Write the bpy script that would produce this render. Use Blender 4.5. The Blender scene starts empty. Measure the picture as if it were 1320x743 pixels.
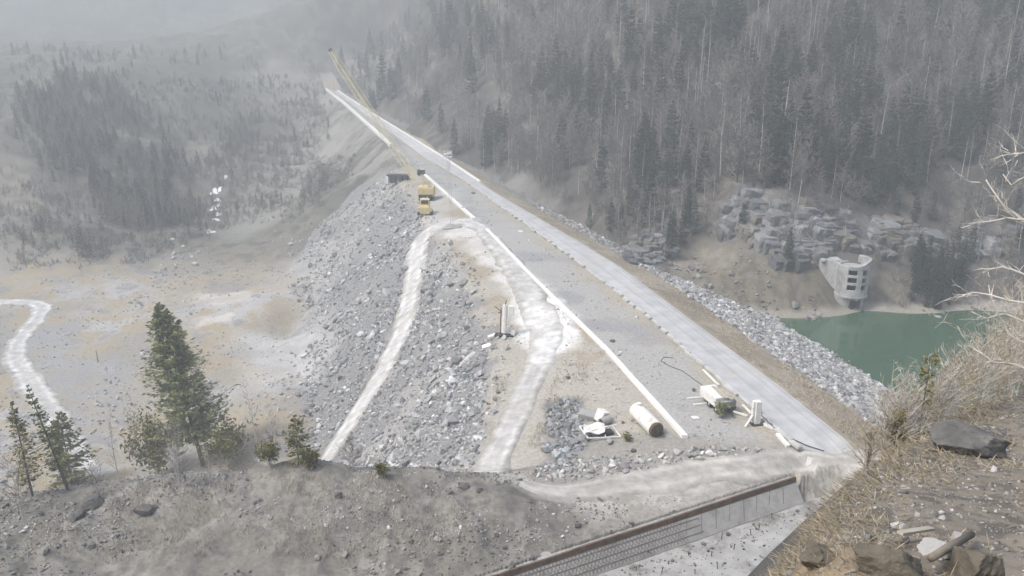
import bpy, math, random
import numpy as np
from mathutils import Vector, Matrix
R = math.radians
scene = bpy.context.scene
col = scene.collection
rng = np.random.default_rng(7)
random.seed(7)

# ------------------------------------------------------------------ camera
H = 45.0                      # eye height above the dam crest
FPX = 1036.0                  # focal length in pixels of a 1320 wide frame
TH = math.atan((371.5 - 50) / FPX)   # pitch below the horizon
CT, ST = math.cos(TH), math.sin(TH)
cam_d = bpy.data.cameras.new('camera')
cam = bpy.data.objects.new('camera', cam_d); col.objects.link(cam)
cam.location = (0, 0, H)
cam.rotation_euler = (math.pi / 2 - TH, 0, 0)
cam_d.sensor_width = 36.0
cam_d.lens = 36.0 * FPX / 1320.0
cam_d.clip_start = 0.1; cam_d.clip_end = 6000
scene.camera = cam

def ray(px, py):
    a = (px - 660.0) / FPX; b = (py - 371.5) / FPX
    return np.array([a, CT - b * ST, -ST - b * CT])
def at_z(px, py, z):
    d = ray(px, py); t = (z - H) / d[2]
    return np.array([d[0] * t, d[1] * t, z])
def at_y(px, py, y):
    d = ray(px, py); t = y / d[1]
    return np.array([d[0] * t, y, H + d[2] * t])
def project(x, y, z):
    zz = z - H
    dep = y * CT - zz * ST
    v = y * ST + zz * CT
    dep = np.where(dep < 0.05, 0.05, dep)
    return 660 + FPX * x / dep, 371.5 - FPX * v / dep
def px_size(x, y, z):          # metres per photo pixel there
    return (y * CT - (z - H) * ST) / FPX

# ------------------------------------------------------------------ noise
def _h(ix, iy, s):
    n = (ix.astype(np.int64) * 374761393 + iy.astype(np.int64) * 668265263 + s * 1442695041) & 0xffffffff
    n = ((n ^ (n >> 13)) * 1274126177) & 0xffffffff
    n = n ^ (n >> 16)
    return (n & 0xffff) / 65535.0
def vnoise(x, y, s=0):
    ix = np.floor(x); iy = np.floor(y); fx = x - ix; fy = y - iy
    fx = fx * fx * fx * (fx * (fx * 6 - 15) + 10); fy = fy * fy * fy * (fy * (fy * 6 - 15) + 10)
    a = _h(ix, iy, s); b = _h(ix + 1, iy, s); c = _h(ix, iy + 1, s); d = _h(ix + 1, iy + 1, s)
    return (a + (b - a) * fx) * (1 - fy) + (c + (d - c) * fx) * fy
def fbm(x, y, sc, oct=4, s=0, gain=.5):
    x = np.asarray(x, float) / sc; y = np.asarray(y, float) / sc
    t = 0; a = 1; n = 0
    for o in range(oct):
        c, q = math.cos(o * 1.3 + .4), math.sin(o * 1.3 + .4)
        t = t + a * vnoise(x * c - y * q + 17.3 * o, x * q + y * c - 9.1 * o, s + o * 7); n += a
        a *= gain; x = x * 2.03; y = y * 2.03
    return t / n                 # 0..1, mean .5
def sstep(a, b, v):
    t = np.clip((v - a) / (b - a), 0, 1); return t * t * (3 - 2 * t)

# ------------------------------------------------------------------ crest lines in plan
def zc(y):                       # level of the crest: it ramps up on the far abutment
    return 12.0 * np.clip((np.asarray(y, float) - 320) / 290, 0, 1)
def on_crest(px, py):
    d = ray(px, py)
    t = np.linspace(60, 900, 8000)
    z = H + d[2] * t; k = np.argmax(z < zc(d[1] * t))
    return d * t[k] + np.array([0, 0, H])
K_px = [(883, 565), (780, 450), (690, 362), (628, 297), (610, 282), (582, 257), (550, 228), (520, 203), (480, 167), (440, 131), (416, 113)]
L_px = [(1035, 582), (990, 545), (930, 492), (830, 405), (720, 320), (650, 270), (600, 235), (560, 211), (530, 190), (480, 155), (440, 124), (417, 110.5)]
R_px = [(1110, 584), (1000, 495), (900, 420), (800, 345), (700, 285), (640, 250), (570, 203), (530, 178), (480, 147), (440, 120.5), (418, 108)]
def plan(pxs):
    p = np.array([on_crest(*q) for q in pxs]); o = np.argsort(p[:, 1]); p = p[o]
    return p[:, 1], p[:, 0]
def lin(ys, xs):
    def f(y):
        y = np.asarray(y, float)
        v = np.interp(y, ys, xs)
        s0 = (xs[2] - xs[0]) / (ys[2] - ys[0])
        s1 = (xs[-1] - xs[-3]) / (ys[-1] - ys[-3])
        v = np.where(y < ys[0], xs[0] + (y - ys[0]) * s0, v)
        return np.where(y > ys[-1], xs[-1] + (y - ys[-1]) * s1, v)
    return f
xk, xl, xr = lin(*plan(K_px)), lin(*plan(L_px)), lin(*plan(R_px))
bench_w = lambda y: np.interp(y, [80, 88, 125, 165, 250, 300, 340], [26, 23, 14, 11.5, 11, 6, 2])

# ------------------------------------------------------------------ natural ground: control points
def P(px, py, y): return at_y(px, py, y)
def Z(px, y, z):
    dep = y * CT - (z - H) * ST
    return np.array([(px - 660) / FPX * dep, y, z])
W = lambda x, y, z: np.array([x, y, z], float)
CP = [
 # valley floor
 W(-60,150,-30),W(-100,150,-30),W(-150,150,-30),W(-60,200,-30),W(-110,200,-30),W(-165,205,-30),W(-95,250,-29.5),W(-40,180,-30),W(0,200,-30),
 W(0,140,-30),W(-60,118,-29.5),W(-110,118,-29.5),W(-30,118,-28),W(-160,120,-30),W(-60,260,-29),W(-260,160,-28),W(-260,240,-20),
 # toe fans of the dam
 P(350,400,205),P(340,500,155),P(330,330,275),P(395,360,232),P(400,430,192),P(380,560,132),P(300,560,135),
 # left hill
 P(0,352,252),P(110,350,256),P(200,337,272),P(285,302,312),P(-200,340,250),P(-250,200,360),
 P(50,290,292),P(130,290,300),P(220,290,314),P(50,200,370),P(150,200,385),P(250,210,400),
 P(20,100,480),P(150,90,500),P(250,120,500),P(285,245,365),P(300,180,450),P(330,100,600),
 P(400,74,645),P(300,62,655),P(500,60,680),P(200,80,600),P(350,66,650),P(345,262,345),P(380,205,410),P(430,240,345),P(470,235,312),P(440,160,480),P(380,140,510),P(420,100,600),
 P(0,60,720),P(0,0,1150),P(300,10,1250),P(470,10,1100),P(300,45,900),P(0,-70,1250),P(150,-70,1250),P(300,-60,1300),P(430,-60,1300),P(0,-120,1400),P(400,-120,1400),P(-400,-120,1200),P(-400,100,480),
 # right hill
 P(500,122,560),P(540,100,560),P(560,150,440),P(560,50,545),P(560,0,600),P(560,-150,760),
 P(620,216,318),P(640,232,300),P(700,268,250),P(700,150,315),P(700,50,365),P(700,0,390),P(700,-150,470),
 P(800,330,186),P(800,200,248),P(800,100,290),P(800,0,335),P(800,-150,410),
 P(860,350,178),P(900,345,184),P(900,300,194),P(900,250,206),P(900,100,270),P(900,0,310),P(900,-150,380),
 P(1000,405,163),P(1000,350,172),P(1000,300,181),P(1000,250,189),P(1000,150,230),P(1000,0,295),P(1000,-150,360),
 P(1093,408,164),P(1093,385,170),P(1093,330,178),P(1093,260,192),P(1093,150,232),P(1093,0,300),P(1093,-150,370),
 P(1200,417,161),P(1200,350,181),P(1200,280,200),P(1200,200,230),P(1200,0,300),P(1200,-150,360),
 P(1268,424,159.5),P(1292,440,146),P(1322,470,131),P(1300,405,165),P(1320,350,181),P(1320,200,226),P(1320,0,290),P(1320,-150,350),
 P(1500,420,150),P(1500,350,172),P(1500,200,215),P(1500,0,280),P(1500,-150,340),
 P(1900,420,130),P(1900,200,190),P(1900,-150,300),
 # lake bed
 W(60,140,-20),W(80,120,-20),W(60,110,-18),W(80,140,-18),W(100,100,-8),W(130,130,-5),W(45,152,-17),W(20,150,-20),W(68,85,-13),W(68,75,-11),W(150,100,-5),W(70,60,-14),W(110,60,-8),W(80,100,-14),
 # abutment platform and spoil heap
 W(20,84,-.9),W(34,80.5,-.55),W(8,80,-1.1),W(43,82,-.9),W(40,77,-.8),W(45,76,-1.2),W(38,72,-1.6),W(50,81,-3.2),W(53,87,-5.5),W(5,70,-1.0),W(20,74,-1.4),W(0,40,-4),W(-40,45,0),W(40,50,-4),
 P(0,690,66),P(0,657,72),P(60,641,74),P(150,624,75),P(250,610,77),P(330,603,77.5),P(400,599,77),P(500,607,76),P(600,620,75.5),P(640,626,75),P(700,641,73.5),P(780,676,69.5),
 P(300,700,65.5),P(500,700,65.5),P(150,720,64),P(640,690,67),P(-200,690,66),P(-250,640,74),
 Z(-200,94,-16),Z(0,94,-16),Z(150,94,-16),Z(300,94,-15),Z(450,94,-14),Z(560,92,-11),
 Z(-200,108,-27),Z(0,108,-27),Z(150,108,-27),Z(300,108,-27),Z(450,108,-26),
]
CP = np.array(CP)
def _solve():
    P2 = CP[:, :2]; n = len(P2)
    D = np.sqrt(((P2[:, None] - P2[None]) ** 2).sum(-1) + 9.0)
    A = np.zeros((n + 3, n + 3)); A[:n, :n] = D; A[:n, n] = 1; A[n, :n] = 1
    A[:n, n + 1:] = P2 / 100; A[n + 1:, :n] = P2.T / 100
    A[:n, :n] += np.eye(n) * -0.3
    b = np.concatenate([CP[:, 2], [0, 0, 0]])
    return np.linalg.solve(A, b)
_w = _solve()
def natural(x, y):
    sh = np.shape(x); x = np.ravel(x); y = np.ravel(y); out = np.empty(len(x)); n = len(CP)
    for i in range(0, len(x), 40000):
        s = slice(i, i + 40000)
        d = np.sqrt((x[s, None] - CP[:, 0]) ** 2 + (y[s, None] - CP[:, 1]) ** 2 + 9.0)
        out[s] = d @ _w[:n] + _w[n] + (x[s] * _w[n + 1] + y[s] * _w[n + 2]) / 100
    return out.reshape(sh)

# spillway channel: wall line in plan
WZ, FZ = -1.45, -3.9
A0 = at_z(1027, 616, WZ); B0 = at_z(640, 743, WZ)
WU = (B0 - A0)[:2]; WLEN = np.linalg.norm(WU); WU = WU / WLEN            # along, from the far end towards frame bottom
WN = np.array([-WU[1], WU[0]]);
if WN[1] > 0: WN = -WN                                                  # towards the viewer
def chan(x, y):
    dx = x - A0[0]; dy = y - A0[1]
    return dx * WU[0] + dy * WU[1], dx * WN[0] + dy * WN[1]

# near bank the viewer stands on
def bank_plane(x, y): return 43.4 - 0.38 * y - 0.03 * x
def on_bank(px, py):
    d = ray(px, py)
    t = (43.4 - H) / (d[2] + .38 * d[1] + .03 * d[0])
    return d * t + np.array([0, 0, H])
EDGE = [on_bank(*q)[:2] for q in [(955,743),(1003,690),(1058,640),(1092,604),(1122,572),(1160,556),(1205,538),(1262,516),(1320,500)]]
EDGE = [np.array([-6, -9.]), np.array([-1.2, -1.0]), np.array([.25, 1.6])] + EDGE
_e = EDGE[-1] - EDGE[-2]; _e = _e / np.linalg.norm(_e)
EDGE = np.array(EDGE + [EDGE[-1] + _e * 10 + np.array([4, 0]), EDGE[-1] + _e * 20 + np.array([20, 2])])
def edge_dist(x, y):             # >0 outside (to the left / beyond)
    sh = np.shape(x); x = np.ravel(np.asarray(x, float)); y = np.ravel(np.asarray(y, float))
    best = np.full(len(x), 1e9); sg = np.ones(len(x))
    for a, b in zip(EDGE[:-1], EDGE[1:]):
        e = b - a; L = e @ e
        t = np.clip(((x - a[0]) * e[0] + (y - a[1]) * e[1]) / L, 0, 1)
        dx = x - a[0] - t * e[0]; dy = y - a[1] - t * e[1]; d = dx * dx + dy * dy
        c = e[0] * (y - a[1]) - e[1] * (x - a[0])
        m = d < best - 1e-9
        best = np.where(m, d, best); sg = np.where(m, np.sign(c), sg)
    return (np.sqrt(best) * sg).reshape(sh)

LAKE = -12.0
TRK = []                         # (path, half width): the ground is graded smooth along the tracks
def graded(x, y):
    g = np.zeros(np.shape(x)); sh = np.shape(x)
    if not TRK: return g
    xf, yf = np.ravel(x), np.ravel(y); g = np.zeros(len(xf)); m = np.where((yf > 60) & (yf < 270) & (xf > -140) & (xf < 60))[0]
    for q, h in TRK:
        best = np.full(len(m), 1e9)
        for a, b in zip(q[:-1], q[1:]):
            e = b - a; L = e @ e + 1e-9
            t = np.clip(((xf[m] - a[0]) * e[0] + (yf[m] - a[1]) * e[1]) / L, 0, 1)
            best = np.minimum(best, (xf[m] - a[0] - t * e[0]) ** 2 + (yf[m] - a[1] - t * e[1]) ** 2)
        g[m] = np.maximum(g[m], sstep(h + 2.0, h - .3, np.sqrt(best)))
    return g.reshape(sh)
def terrain(x, y, detail=True, info=False):
    x = np.asarray(x, float); y = np.asarray(y, float)
    nat = natural(x, y)
    hill = np.clip(sstep(210, 330, y) * (x < xk(y)) + (x > xr(y) + 4) * sstep(160, 190, y) + sstep(606, 625, y), 0, 1)
    flat = 1 - .93 * graded(x, y) if detail else 1
    if detail:
        nat = nat + (fbm(x, y, 38, 4, 3) - .5) * 9 * hill + (fbm(x, y, 13, 3, 5) - .5) * 3.2 * np.clip(hill, .25, 1)
        sc_ = sstep(300, 380, y) * (x < xk(y)) * sstep(-190, -120, x)
        rl = fbm(x * .55 + y * .8, (y * .55 - x * .8) * .22, 9, 3, 14); nat = nat - sc_ * np.abs(rl - .5) * 8 + sc_ * 1.2
        plat = (y < 100) * 1.0
        nat = nat + flat * plat * (((fbm(x, y, 10, 4, 11) - .5) * 1.9 - np.abs(fbm(x, y, 5.5, 3, 13) - .5) * 2.2 + .3) * sstep(6, -6, x - 8) + (fbm(x, y, 2.2, 3, 12) - .5) * .55 * sstep(12, -2, x - 8))
    # dam
    k, r, z0 = xk(y), xr(y), zc(y)
    tl = k - x; tr = x - r; b = bench_w(y)
    fade = np.clip(86 - y, 0, 12) * .10 + np.clip(74 - y, 0, 60) * .9 + np.clip(y - 612, 0, 400) * 1.5
    left = np.where(tl < 1.5, 0, np.where(tl < b, -(tl - 1.5) * .13, -(b - 1.5) * .13 - (tl - b) * .72))
    left = np.minimum(left, 0)
    right = np.where(tr < .8, 0, np.where(tr < 9, -(tr - .8) * .3, -2.46 - (tr - 9) * .39))
    dam = z0 + np.where(tl > 0, left, np.where(tr > 0, right, 0)) - fade - .05
    if detail:
        rough = sstep(0, 2, tl) * .25 + sstep(-2, 4, tl - b) * .7 + sstep(.8, 3, tr) * .3 + sstep(8, 11, tr) * .5
        dam = dam + (fbm(x, y, 3.5, 3, 21) - .5) * rough * 1.4 * flat + (fbm(x, y, 22, 2, 22) - .5) * sstep(0, 6, tl - b) * 3.0
    isdam = dam > nat
    z = np.maximum(nat, dam)
    # spillway cut
    u, n = chan(x, y)
    rim_ = (u > -3) & (n > -12) & (n <= .15)
    z = np.where(rim_, np.minimum(z, WZ - .04 + np.clip(-1.3 - n, 0, 12) * .55), z)
    u0 = -.8 - 3.4 * sstep(0, 1.8, n)
    cut = (u > u0) & (n > -.9) & (n < 26)
    z = np.where(cut, np.minimum(z, FZ - .35), z)
    bank_end = (u <= u0) & (u > -9) & (n > .15) & (n < 26)
    z = np.where(bank_end, np.minimum(z, FZ - .35 + (u0 - u) * 2.0), z)
    # near bank
    ed = edge_dist(x, y)
    nb = bank_plane(x, y)
    if detail:
        nb = nb + (fbm(x, y, 2.6, 4, 31) - .5) * .5 + (fbm(x, y, .5, 3, 32) - .5) * .10
        ed = ed + (fbm(x, y, 1.6, 3, 33) - .5) * .5
    nb = nb - np.where(ed > -.6, 1.25 * (np.sqrt((ed + .6) ** 2 + .25) - .5 + 0.2 * (ed + .6)), 0)
    near = nb > z
    z = np.maximum(z, nb)
    if info: return z, dict(near=near, isdam=isdam & ~near, tl=tl, tr=tr, b=b, u=u, n=n, ed=ed, hill=hill)
    return z

_T = np.concatenate([np.linspace(2, 40, 900), np.geomspace(40, 1600, 4200)[1:]])
def hit(px, py, detail=True):
    d = ray(px, py)
    x, y, z = d[0] * _T, d[1] * _T, H + d[2] * _T
    g = terrain(x, y, detail)
    bel = z < g
    if not bel.any(): return np.array([x[-1], y[-1], g[-1]])
    k = max(1, int(np.argmax(bel)))
    a = (z - g)[k - 1]; b = (g - z)[k]; f = a / (a + b + 1e-9)
    t = _T[k - 1] + f * (_T[k] - _T[k - 1])
    return d * t + np.array([0, 0, H])
def gz(x, y): return float(terrain(np.array([x]), np.array([y]))[0])

# ------------------------------------------------------------------ object helpers
def mesh_np(name, V, F, mat=None, parent=None, smooth=False, attrs=None, mats=None, midx=None):
    V = np.asarray(V, np.float32); F = np.asarray(F, np.int32)
    me = bpy.data.meshes.new(name)
    me.vertices.add(len(V)); me.vertices.foreach_set('co', V.ravel())
    k = F.shape[1]
    me.loops.add(F.size); me.loops.foreach_set('vertex_index', F.ravel())
    me.polygons.add(len(F)); me.polygons.foreach_set('loop_start', np.arange(0, F.size, k, dtype=np.int32))
    if smooth: me.polygons.foreach_set('use_smooth', np.ones(len(F), bool))
    else: me.polygons.foreach_set('use_smooth', np.zeros(len(F), bool))
    for n, arr in (attrs or {}).items():
        arr = np.asarray(arr, np.float32)
        if arr.ndim == 2:
            at = me.attributes.new(n, 'FLOAT_COLOR', 'POINT')
            at.data.foreach_set('color', np.concatenate([arr[:, :3], np.ones((len(arr), 1), np.float32)], 1).ravel())
        else:
            at = me.attributes.new(n, 'FLOAT', 'POINT'); at.data.foreach_set('value', arr)
    for m in (mats or ([mat] if mat else [])): me.materials.append(m)
    if midx is not None: me.polygons.foreach_set('material_index', np.asarray(midx, np.int32))
    me.update(calc_edges=True); me.validate()
    o = bpy.data.objects.new(name, me); col.objects.link(o)
    if parent: o.parent = parent
    return o

class MB:                        # collects quads/tris of simple shapes, then links ONE mesh
    def __init__(s): s.V = []; s.F = []
    def add(s, V, F):
        n = len(s.V); s.V += [tuple(v) for v in V]; s.F += [tuple(i + n for i in f) for f in F]; return s
    def box(s, c, size, M=None, ch=0.0):
        hx, hy, hz = [q / 2 for q in size]
        if ch <= 0:
            V = [(x, y, z) for z in (-hz, hz) for y in (-hy, hy) for x in (-hx, hx)]
            F = [(0,2,3,1),(4,5,7,6),(0,1,5,4),(2,6,7,3),(0,4,6,2),(1,3,7,5)]
        else:
            import bmesh
            bm = bmesh.new(); bmesh.ops.create_cube(bm, size=1)
            for v in bm.verts: v.co = (v.co.x * size[0], v.co.y * size[1], v.co.z * size[2])
            bmesh.ops.bevel(bm, geom=bm.edges[:], offset=ch, segments=1, affect='EDGES')
            bm.verts.ensure_lookup_table(); bm.verts.index_update()
            V = [v.co[:] for v in bm.verts]; F = [tuple(v.index for v in f.verts) for f in bm.faces]; bm.free()
        c = Vector(c)
        V = [((M @ Vector(v)) if M is not None else Vector(v)) + c for v in V]
        return s.add(V, F)
    def tube(s, pts, rad, n=6, cap=True):
        pts = [Vector(p) for p in pts]
        if not hasattr(rad, '__len__'): rad = [rad] * len(pts)
        V = []; F = []
        up = Vector((0.13, 0.21, 1)).normalized()
        for i, p in enumerate(pts):
            d = (pts[min(i + 1, len(pts) - 1)] - pts[max(i - 1, 0)])
            d = d.normalized() if d.length > 1e-9 else Vector((0, 0, 1))
            a = d.cross(up)
            if a.length < .05: a = d.cross(Vector((1, 0, 0)))
            a.normalize(); b = d.cross(a)
            for k in range(n):
                w = 2 * math.pi * k / n
                V.append(p + (a * math.cos(w) + b * math.sin(w)) * rad[i])
        for i in range(len(pts) - 1):
            for k in range(n):
                F.append((i * n + k, i * n + (k + 1) % n, (i + 1) * n + (k + 1) % n, (i + 1) * n + k))
        if cap: F.append(tuple(range(n - 1, -1, -1))); F.append(tuple((len(pts) - 1) * n + k for k in range(n)))
        return s.add(V, F)
    def bar(s, a, b, w, h=None):      # square bar between two points
        a = Vector(a); b = Vector(b); h = h or w
        d = (b - a); L = d.length; d.normalize()
        x = d.cross(Vector((0, 0, 1)))
        if x.length < .02: x = Vector((1, 0, 0))
        x.normalize(); y = x.cross(d); y.normalize()
        M = Matrix((x, d, y)).transposed()
        return s.box((a + b) / 2, (w, L, h), M)
    def build(s, name, mat, parent=None, smooth=False):
        me = bpy.data.meshes.new(name); me.from_pydata(s.V, [], s.F); me.update()
        if smooth:
            me.polygons.foreach_set('use_smooth', np.ones(len(me.polygons), bool))
        if mat: me.materials.append(mat)
        o = bpy.data.objects.new(name, me); col.objects.link(o)
        if parent: o.parent = parent
        return o

def tag(o, label=None, cat=None, group=None, kind=None):
    if label: o['label'] = label
    if cat: o['category'] = cat
    if group: o['group'] = group
    if kind: o['kind'] = kind
    return o
def empty(name, loc, rz=0, label=None, cat=None, group=None):
    o = bpy.data.objects.new(name, None); col.objects.link(o)
    o.empty_display_size = .3
    o.location = tuple(float(v) for v in loc); o.rotation_euler = (0, 0, rz)
    return tag(o, label, cat, group)

# ------------------------------------------------------------------ materials
def new_mat(name):
    m = bpy.data.materials.new(name); m.use_nodes = True
    nt = m.node_tree; b = nt.nodes['Principled BSDF']
    b.inputs['Specular IOR Level'].default_value = .25
    return m, nt, b
def noise_mat(name, c1, c2, scale=1.0, rough=.9, bump=.3, bscale=None, detail=6, attr=None, c3=None, s3=.2, t3=(.55, .7), metallic=0, objrand=0.0, coord='Object', bdist=.1):
    m, nt, b = new_mat(name)
    N = nt.nodes; L = nt.links
    tc = N.new('ShaderNodeTexCoord')
    n1 = N.new('ShaderNodeTexNoise'); n1.inputs['Scale'].default_value = scale; n1.inputs['Detail'].default_value = detail; n1.inputs['Roughness'].default_value = .65
    L.new(tc.outputs[coord], n1.inputs['Vector'])
    cr = N.new('ShaderNodeValToRGB'); cr.color_ramp.elements[0].position = .32; cr.color_ramp.elements[1].position = .68
    cr.color_ramp.elements[0].color = (*c1, 1); cr.color_ramp.elements[1].color = (*c2, 1)
    L.new(n1.outputs['Fac'], cr.inputs['Fac'])
    out = cr.outputs['Color']
    if attr:
        at = N.new('ShaderNodeAttribute'); at.attribute_name = attr
        mx = N.new('ShaderNodeMix'); mx.data_type = 'RGBA'; mx.blend_type = 'MULTIPLY'; mx.inputs['Factor'].default_value = 1
        L.new(at.outputs['Color'], mx.inputs['A']); L.new(out, mx.inputs['B']); out = mx.outputs['Result']
    if c3:
        n3 = N.new('ShaderNodeTexNoise'); n3.inputs['Scale'].default_value = s3; n3.inputs['Detail'].default_value = 5; n3.inputs['Roughness'].default_value = .7
        L.new(tc.outputs[coord], n3.inputs['Vector'])
        r3 = N.new('ShaderNodeValToRGB'); r3.color_ramp.elements[0].position = t3[0]; r3.color_ramp.elements[1].position = t3[1]
        L.new(n3.outputs['Fac'], r3.inputs['Fac'])
        mx = N.new('ShaderNodeMix'); mx.data_type = 'RGBA'
        L.new(r3.outputs['Color'], mx.inputs['Factor']); L.new(out, mx.inputs['A']); mx.inputs['B'].default_value = (*c3, 1); out = mx.outputs['Result']
    if objrand:
        oi = N.new('ShaderNodeObjectInfo'); mr = N.new('ShaderNodeMapRange')
        mr.inputs['To Min'].default_value = 1 - objrand; mr.inputs['To Max'].default_value = 1 + objrand
        L.new(oi.outputs['Random'], mr.inputs['Value'])
        mx = N.new('ShaderNodeMix'); mx.data_type = 'RGBA'; mx.blend_type = 'MULTIPLY'; mx.inputs['Factor'].default_value = 1
        L.new(out, mx.inputs['A']); L.new(mr.outputs['Result'], mx.inputs['B']); out = mx.outputs['Result']
    L.new(out, b.inputs['Base Color'])
    b.inputs['Roughness'].default_value = rough; b.inputs['Metallic'].default_value = metallic
    if bump:
        nb = N.new('ShaderNodeTexNoise'); nb.inputs['Scale'].default_value = bscale or scale * 2; nb.inputs['Detail'].default_value = 5
        L.new(tc.outputs[coord], nb.inputs['Vector'])
        bp = N.new('ShaderNodeBump'); bp.inputs['Strength'].default_value = bump; bp.inputs['Distance'].default_value = bdist
        L.new(nb.outputs['Fac'], bp.inputs['Height']); L.new(bp.outputs['Normal'], b.inputs['Normal'])
    return m
M = {}
M['ground'] = noise_mat('earth', (.78,.78,.78), (1.18,1.18,1.18), 2.2, .95, .5, 3.0, 9, attr='Col', coord='Object', bdist=.06)
M['road'] = noise_mat('gravel_track', (.72,.72,.72), (1.2,1.2,1.2), .7, .95, .35, 3.0, 8, attr='Col', bdist=.12)
M['asphalt'] = noise_mat('worn_asphalt', (.85,.85,.85), (1.1,1.1,1.1), .35, .9, .15, 6, 8, attr='Col', bdist=.03)
M['rock'] = noise_mat('quarry_rock', (.8,.8,.8), (1.15,1.15,1.15), .8, .9, .3, 3, 4, attr='Col', bdist=.1)
M['concrete'] = noise_mat('pale_concrete', (.46,.455,.44), (.62,.61,.59), 1.2, .85, .25, 6, 6, c3=(.30,.29,.27), s3=.7, t3=(.58,.8), bdist=.05)
M['white_concrete'] = noise_mat('white_concrete', (.62,.61,.59), (.76,.75,.73), 1.4, .85, .2, 6, 6, c3=(.45,.43,.39), s3=.9, t3=(.6,.85), bdist=.03)
M['grey_concrete'] = noise_mat('grey_concrete', (.27,.265,.255), (.40,.39,.375), 1.2, .9, .4, 4, 6, c3=(.16,.15,.13), s3=.6, t3=(.5,.75), bdist=.08)
M['tower_concrete'] = noise_mat('tower_concrete', (.31,.313,.315), (.44,.44,.435), .8, .85, .3, 4, 6, c3=(.19,.19,.185), s3=.45, t3=(.5,.72), bdist=.05)
M['rust'] = noise_mat('rusty_steel', (.075,.05,.035), (.15,.10,.068), 1.5, .9, .3, 6, 6, bdist=.03)
M['rebar'] = noise_mat('rebar_steel', (.14,.125,.11), (.25,.225,.20), 3, .8, 0)
M['pale_stone'] = noise_mat('pale_grey_stone', (.19,.185,.175), (.28,.275,.26), 3, .9, .5, 8, 8, bdist=.03)
M['log'] = noise_mat('grey_dead_wood', (.13,.115,.09), (.23,.205,.165), 3, .9, .4, 10, bdist=.02)
M['yellow'] = noise_mat('faded_yellow_paint', (.52,.41,.20), (.64,.53,.30), .8, .6, .1, 5, 5, c3=(.30,.22,.13), s3=.8, t3=(.58,.75), bdist=.02)
M['boom_yellow'] = noise_mat('faded_boom_paint', (.54,.47,.29), (.64,.57,.40), .5, .7, 0)
M['dark'] = noise_mat('dark_metal', (.028,.028,.03), (.065,.063,.06), 2, .6, .1)
M['tyre'] = noise_mat('tyre_rubber', (.02,.02,.02), (.045,.044,.042), 4, .9, .2)
M['glass'] = noise_mat('dark_glass', (.02,.025,.03), (.05,.055,.06), 1, .15, 0)
M['white_paint'] = noise_mat('weathered_white_paint', (.62,.61,.57), (.78,.77,.74), 1.3, .6, .1, 5, 6, c3=(.34,.26,.18), s3=1.4, t3=(.57,.72), bdist=.02)
M['galv'] = noise_mat('galvanised_steel', (.38,.39,.40), (.55,.56,.57), 2, .5, .05)
M['timber'] = noise_mat('weathered_timber', (.30,.265,.21), (.47,.43,.36), 1.5, .85, .3, 8, bdist=.02)
M['boulder'] = noise_mat('dark_boulder', (.075,.073,.07), (.15,.145,.135), 2.2, .9, .7, 5, 9, c3=(.20,.19,.165), s3=1.1, t3=(.55,.75), bdist=.08)
M['brown_boulder'] = noise_mat('earthy_boulder', (.085,.075,.058), (.16,.142,.11), 2.2, .95, .8, 5, 9, c3=(.055,.055,.04), s3=1.3, t3=(.55,.75), bdist=.08)
M['snow'] = noise_mat('old_snow', (.78,.79,.8), (.88,.88,.88), 1, .7, .2)  # matt white standing for the glints on the gully water
SKY, HAZE, EXPO = 0.125, 0.0012, 1.5
# ================================================================== ground sheet
def hits(pxs, detail=False): return [hit(*p, detail) for p in pxs]
P1 = hits([(628,300),(608,289),(585,287),(560,293),(543,310),(535,340),(530,370),(524,405),(511,440),(490,482),(468,520),(447,555),(430,582)]) + [at_z(415, 606, -23), at_z(402, 630, -26)]
P2 = hits([(622,296),(650,328),(672,362),(692,398),(702,425),(700,452),(686,488),(672,522),(655,556),(640,588),(629,610)]) + [at_z(617, 634, -3.6)]
P3 = [at_z(1180,592,-2.0), at_z(1140,594,-1.5)] + hits([(1090,597),(1030,597),(960,601),(890,611),(820,623),(770,630),(725,633),(685,626),(655,612)])
P4 = hits([(-40,392),(0,390),(36,390),(54,396),(48,412),(30,432),(20,458),(36,490),(58,520),(80,552),(98,585),(115,610)])
for p_, h_ in ((P1, 2.8), (P2, 3.0), (P3, 2.2), (P4, 2.2)): TRK.append((np.array(p_)[:, :2], h_))
def warp(p, n):
    return p
_r = np.concatenate([np.geomspace(.7, 2.2, 40, endpoint=False), np.geomspace(2.2, 26, 480, endpoint=False), np.geomspace(26, 60, 70, endpoint=False), np.geomspace(60, 420, 640, endpoint=False), np.geomspace(420, 1700, 150)])
_a = np.concatenate([np.linspace(-100, -37, 40, endpoint=False), np.linspace(-37, 37, 720, endpoint=False), np.linspace(37, 100, 40)])
_a = np.radians(_a)
RR, AA = np.meshgrid(_r, _a, indexing='ij')
GX = (RR * np.sin(AA)); GY = (RR * np.cos(AA))
GXf, GYf = GX.ravel(), GY.ravel()
GZf, I = terrain(GXf, GYf, True, True)
nr, na = RR.shape
idx = np.arange(nr * na).reshape(nr, na)
GF = np.stack([idx[:-1, :-1], idx[:-1, 1:], idx[1:, 1:], idx[1:, :-1]], -1).reshape(-1, 4)[:, ::-1]

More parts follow.
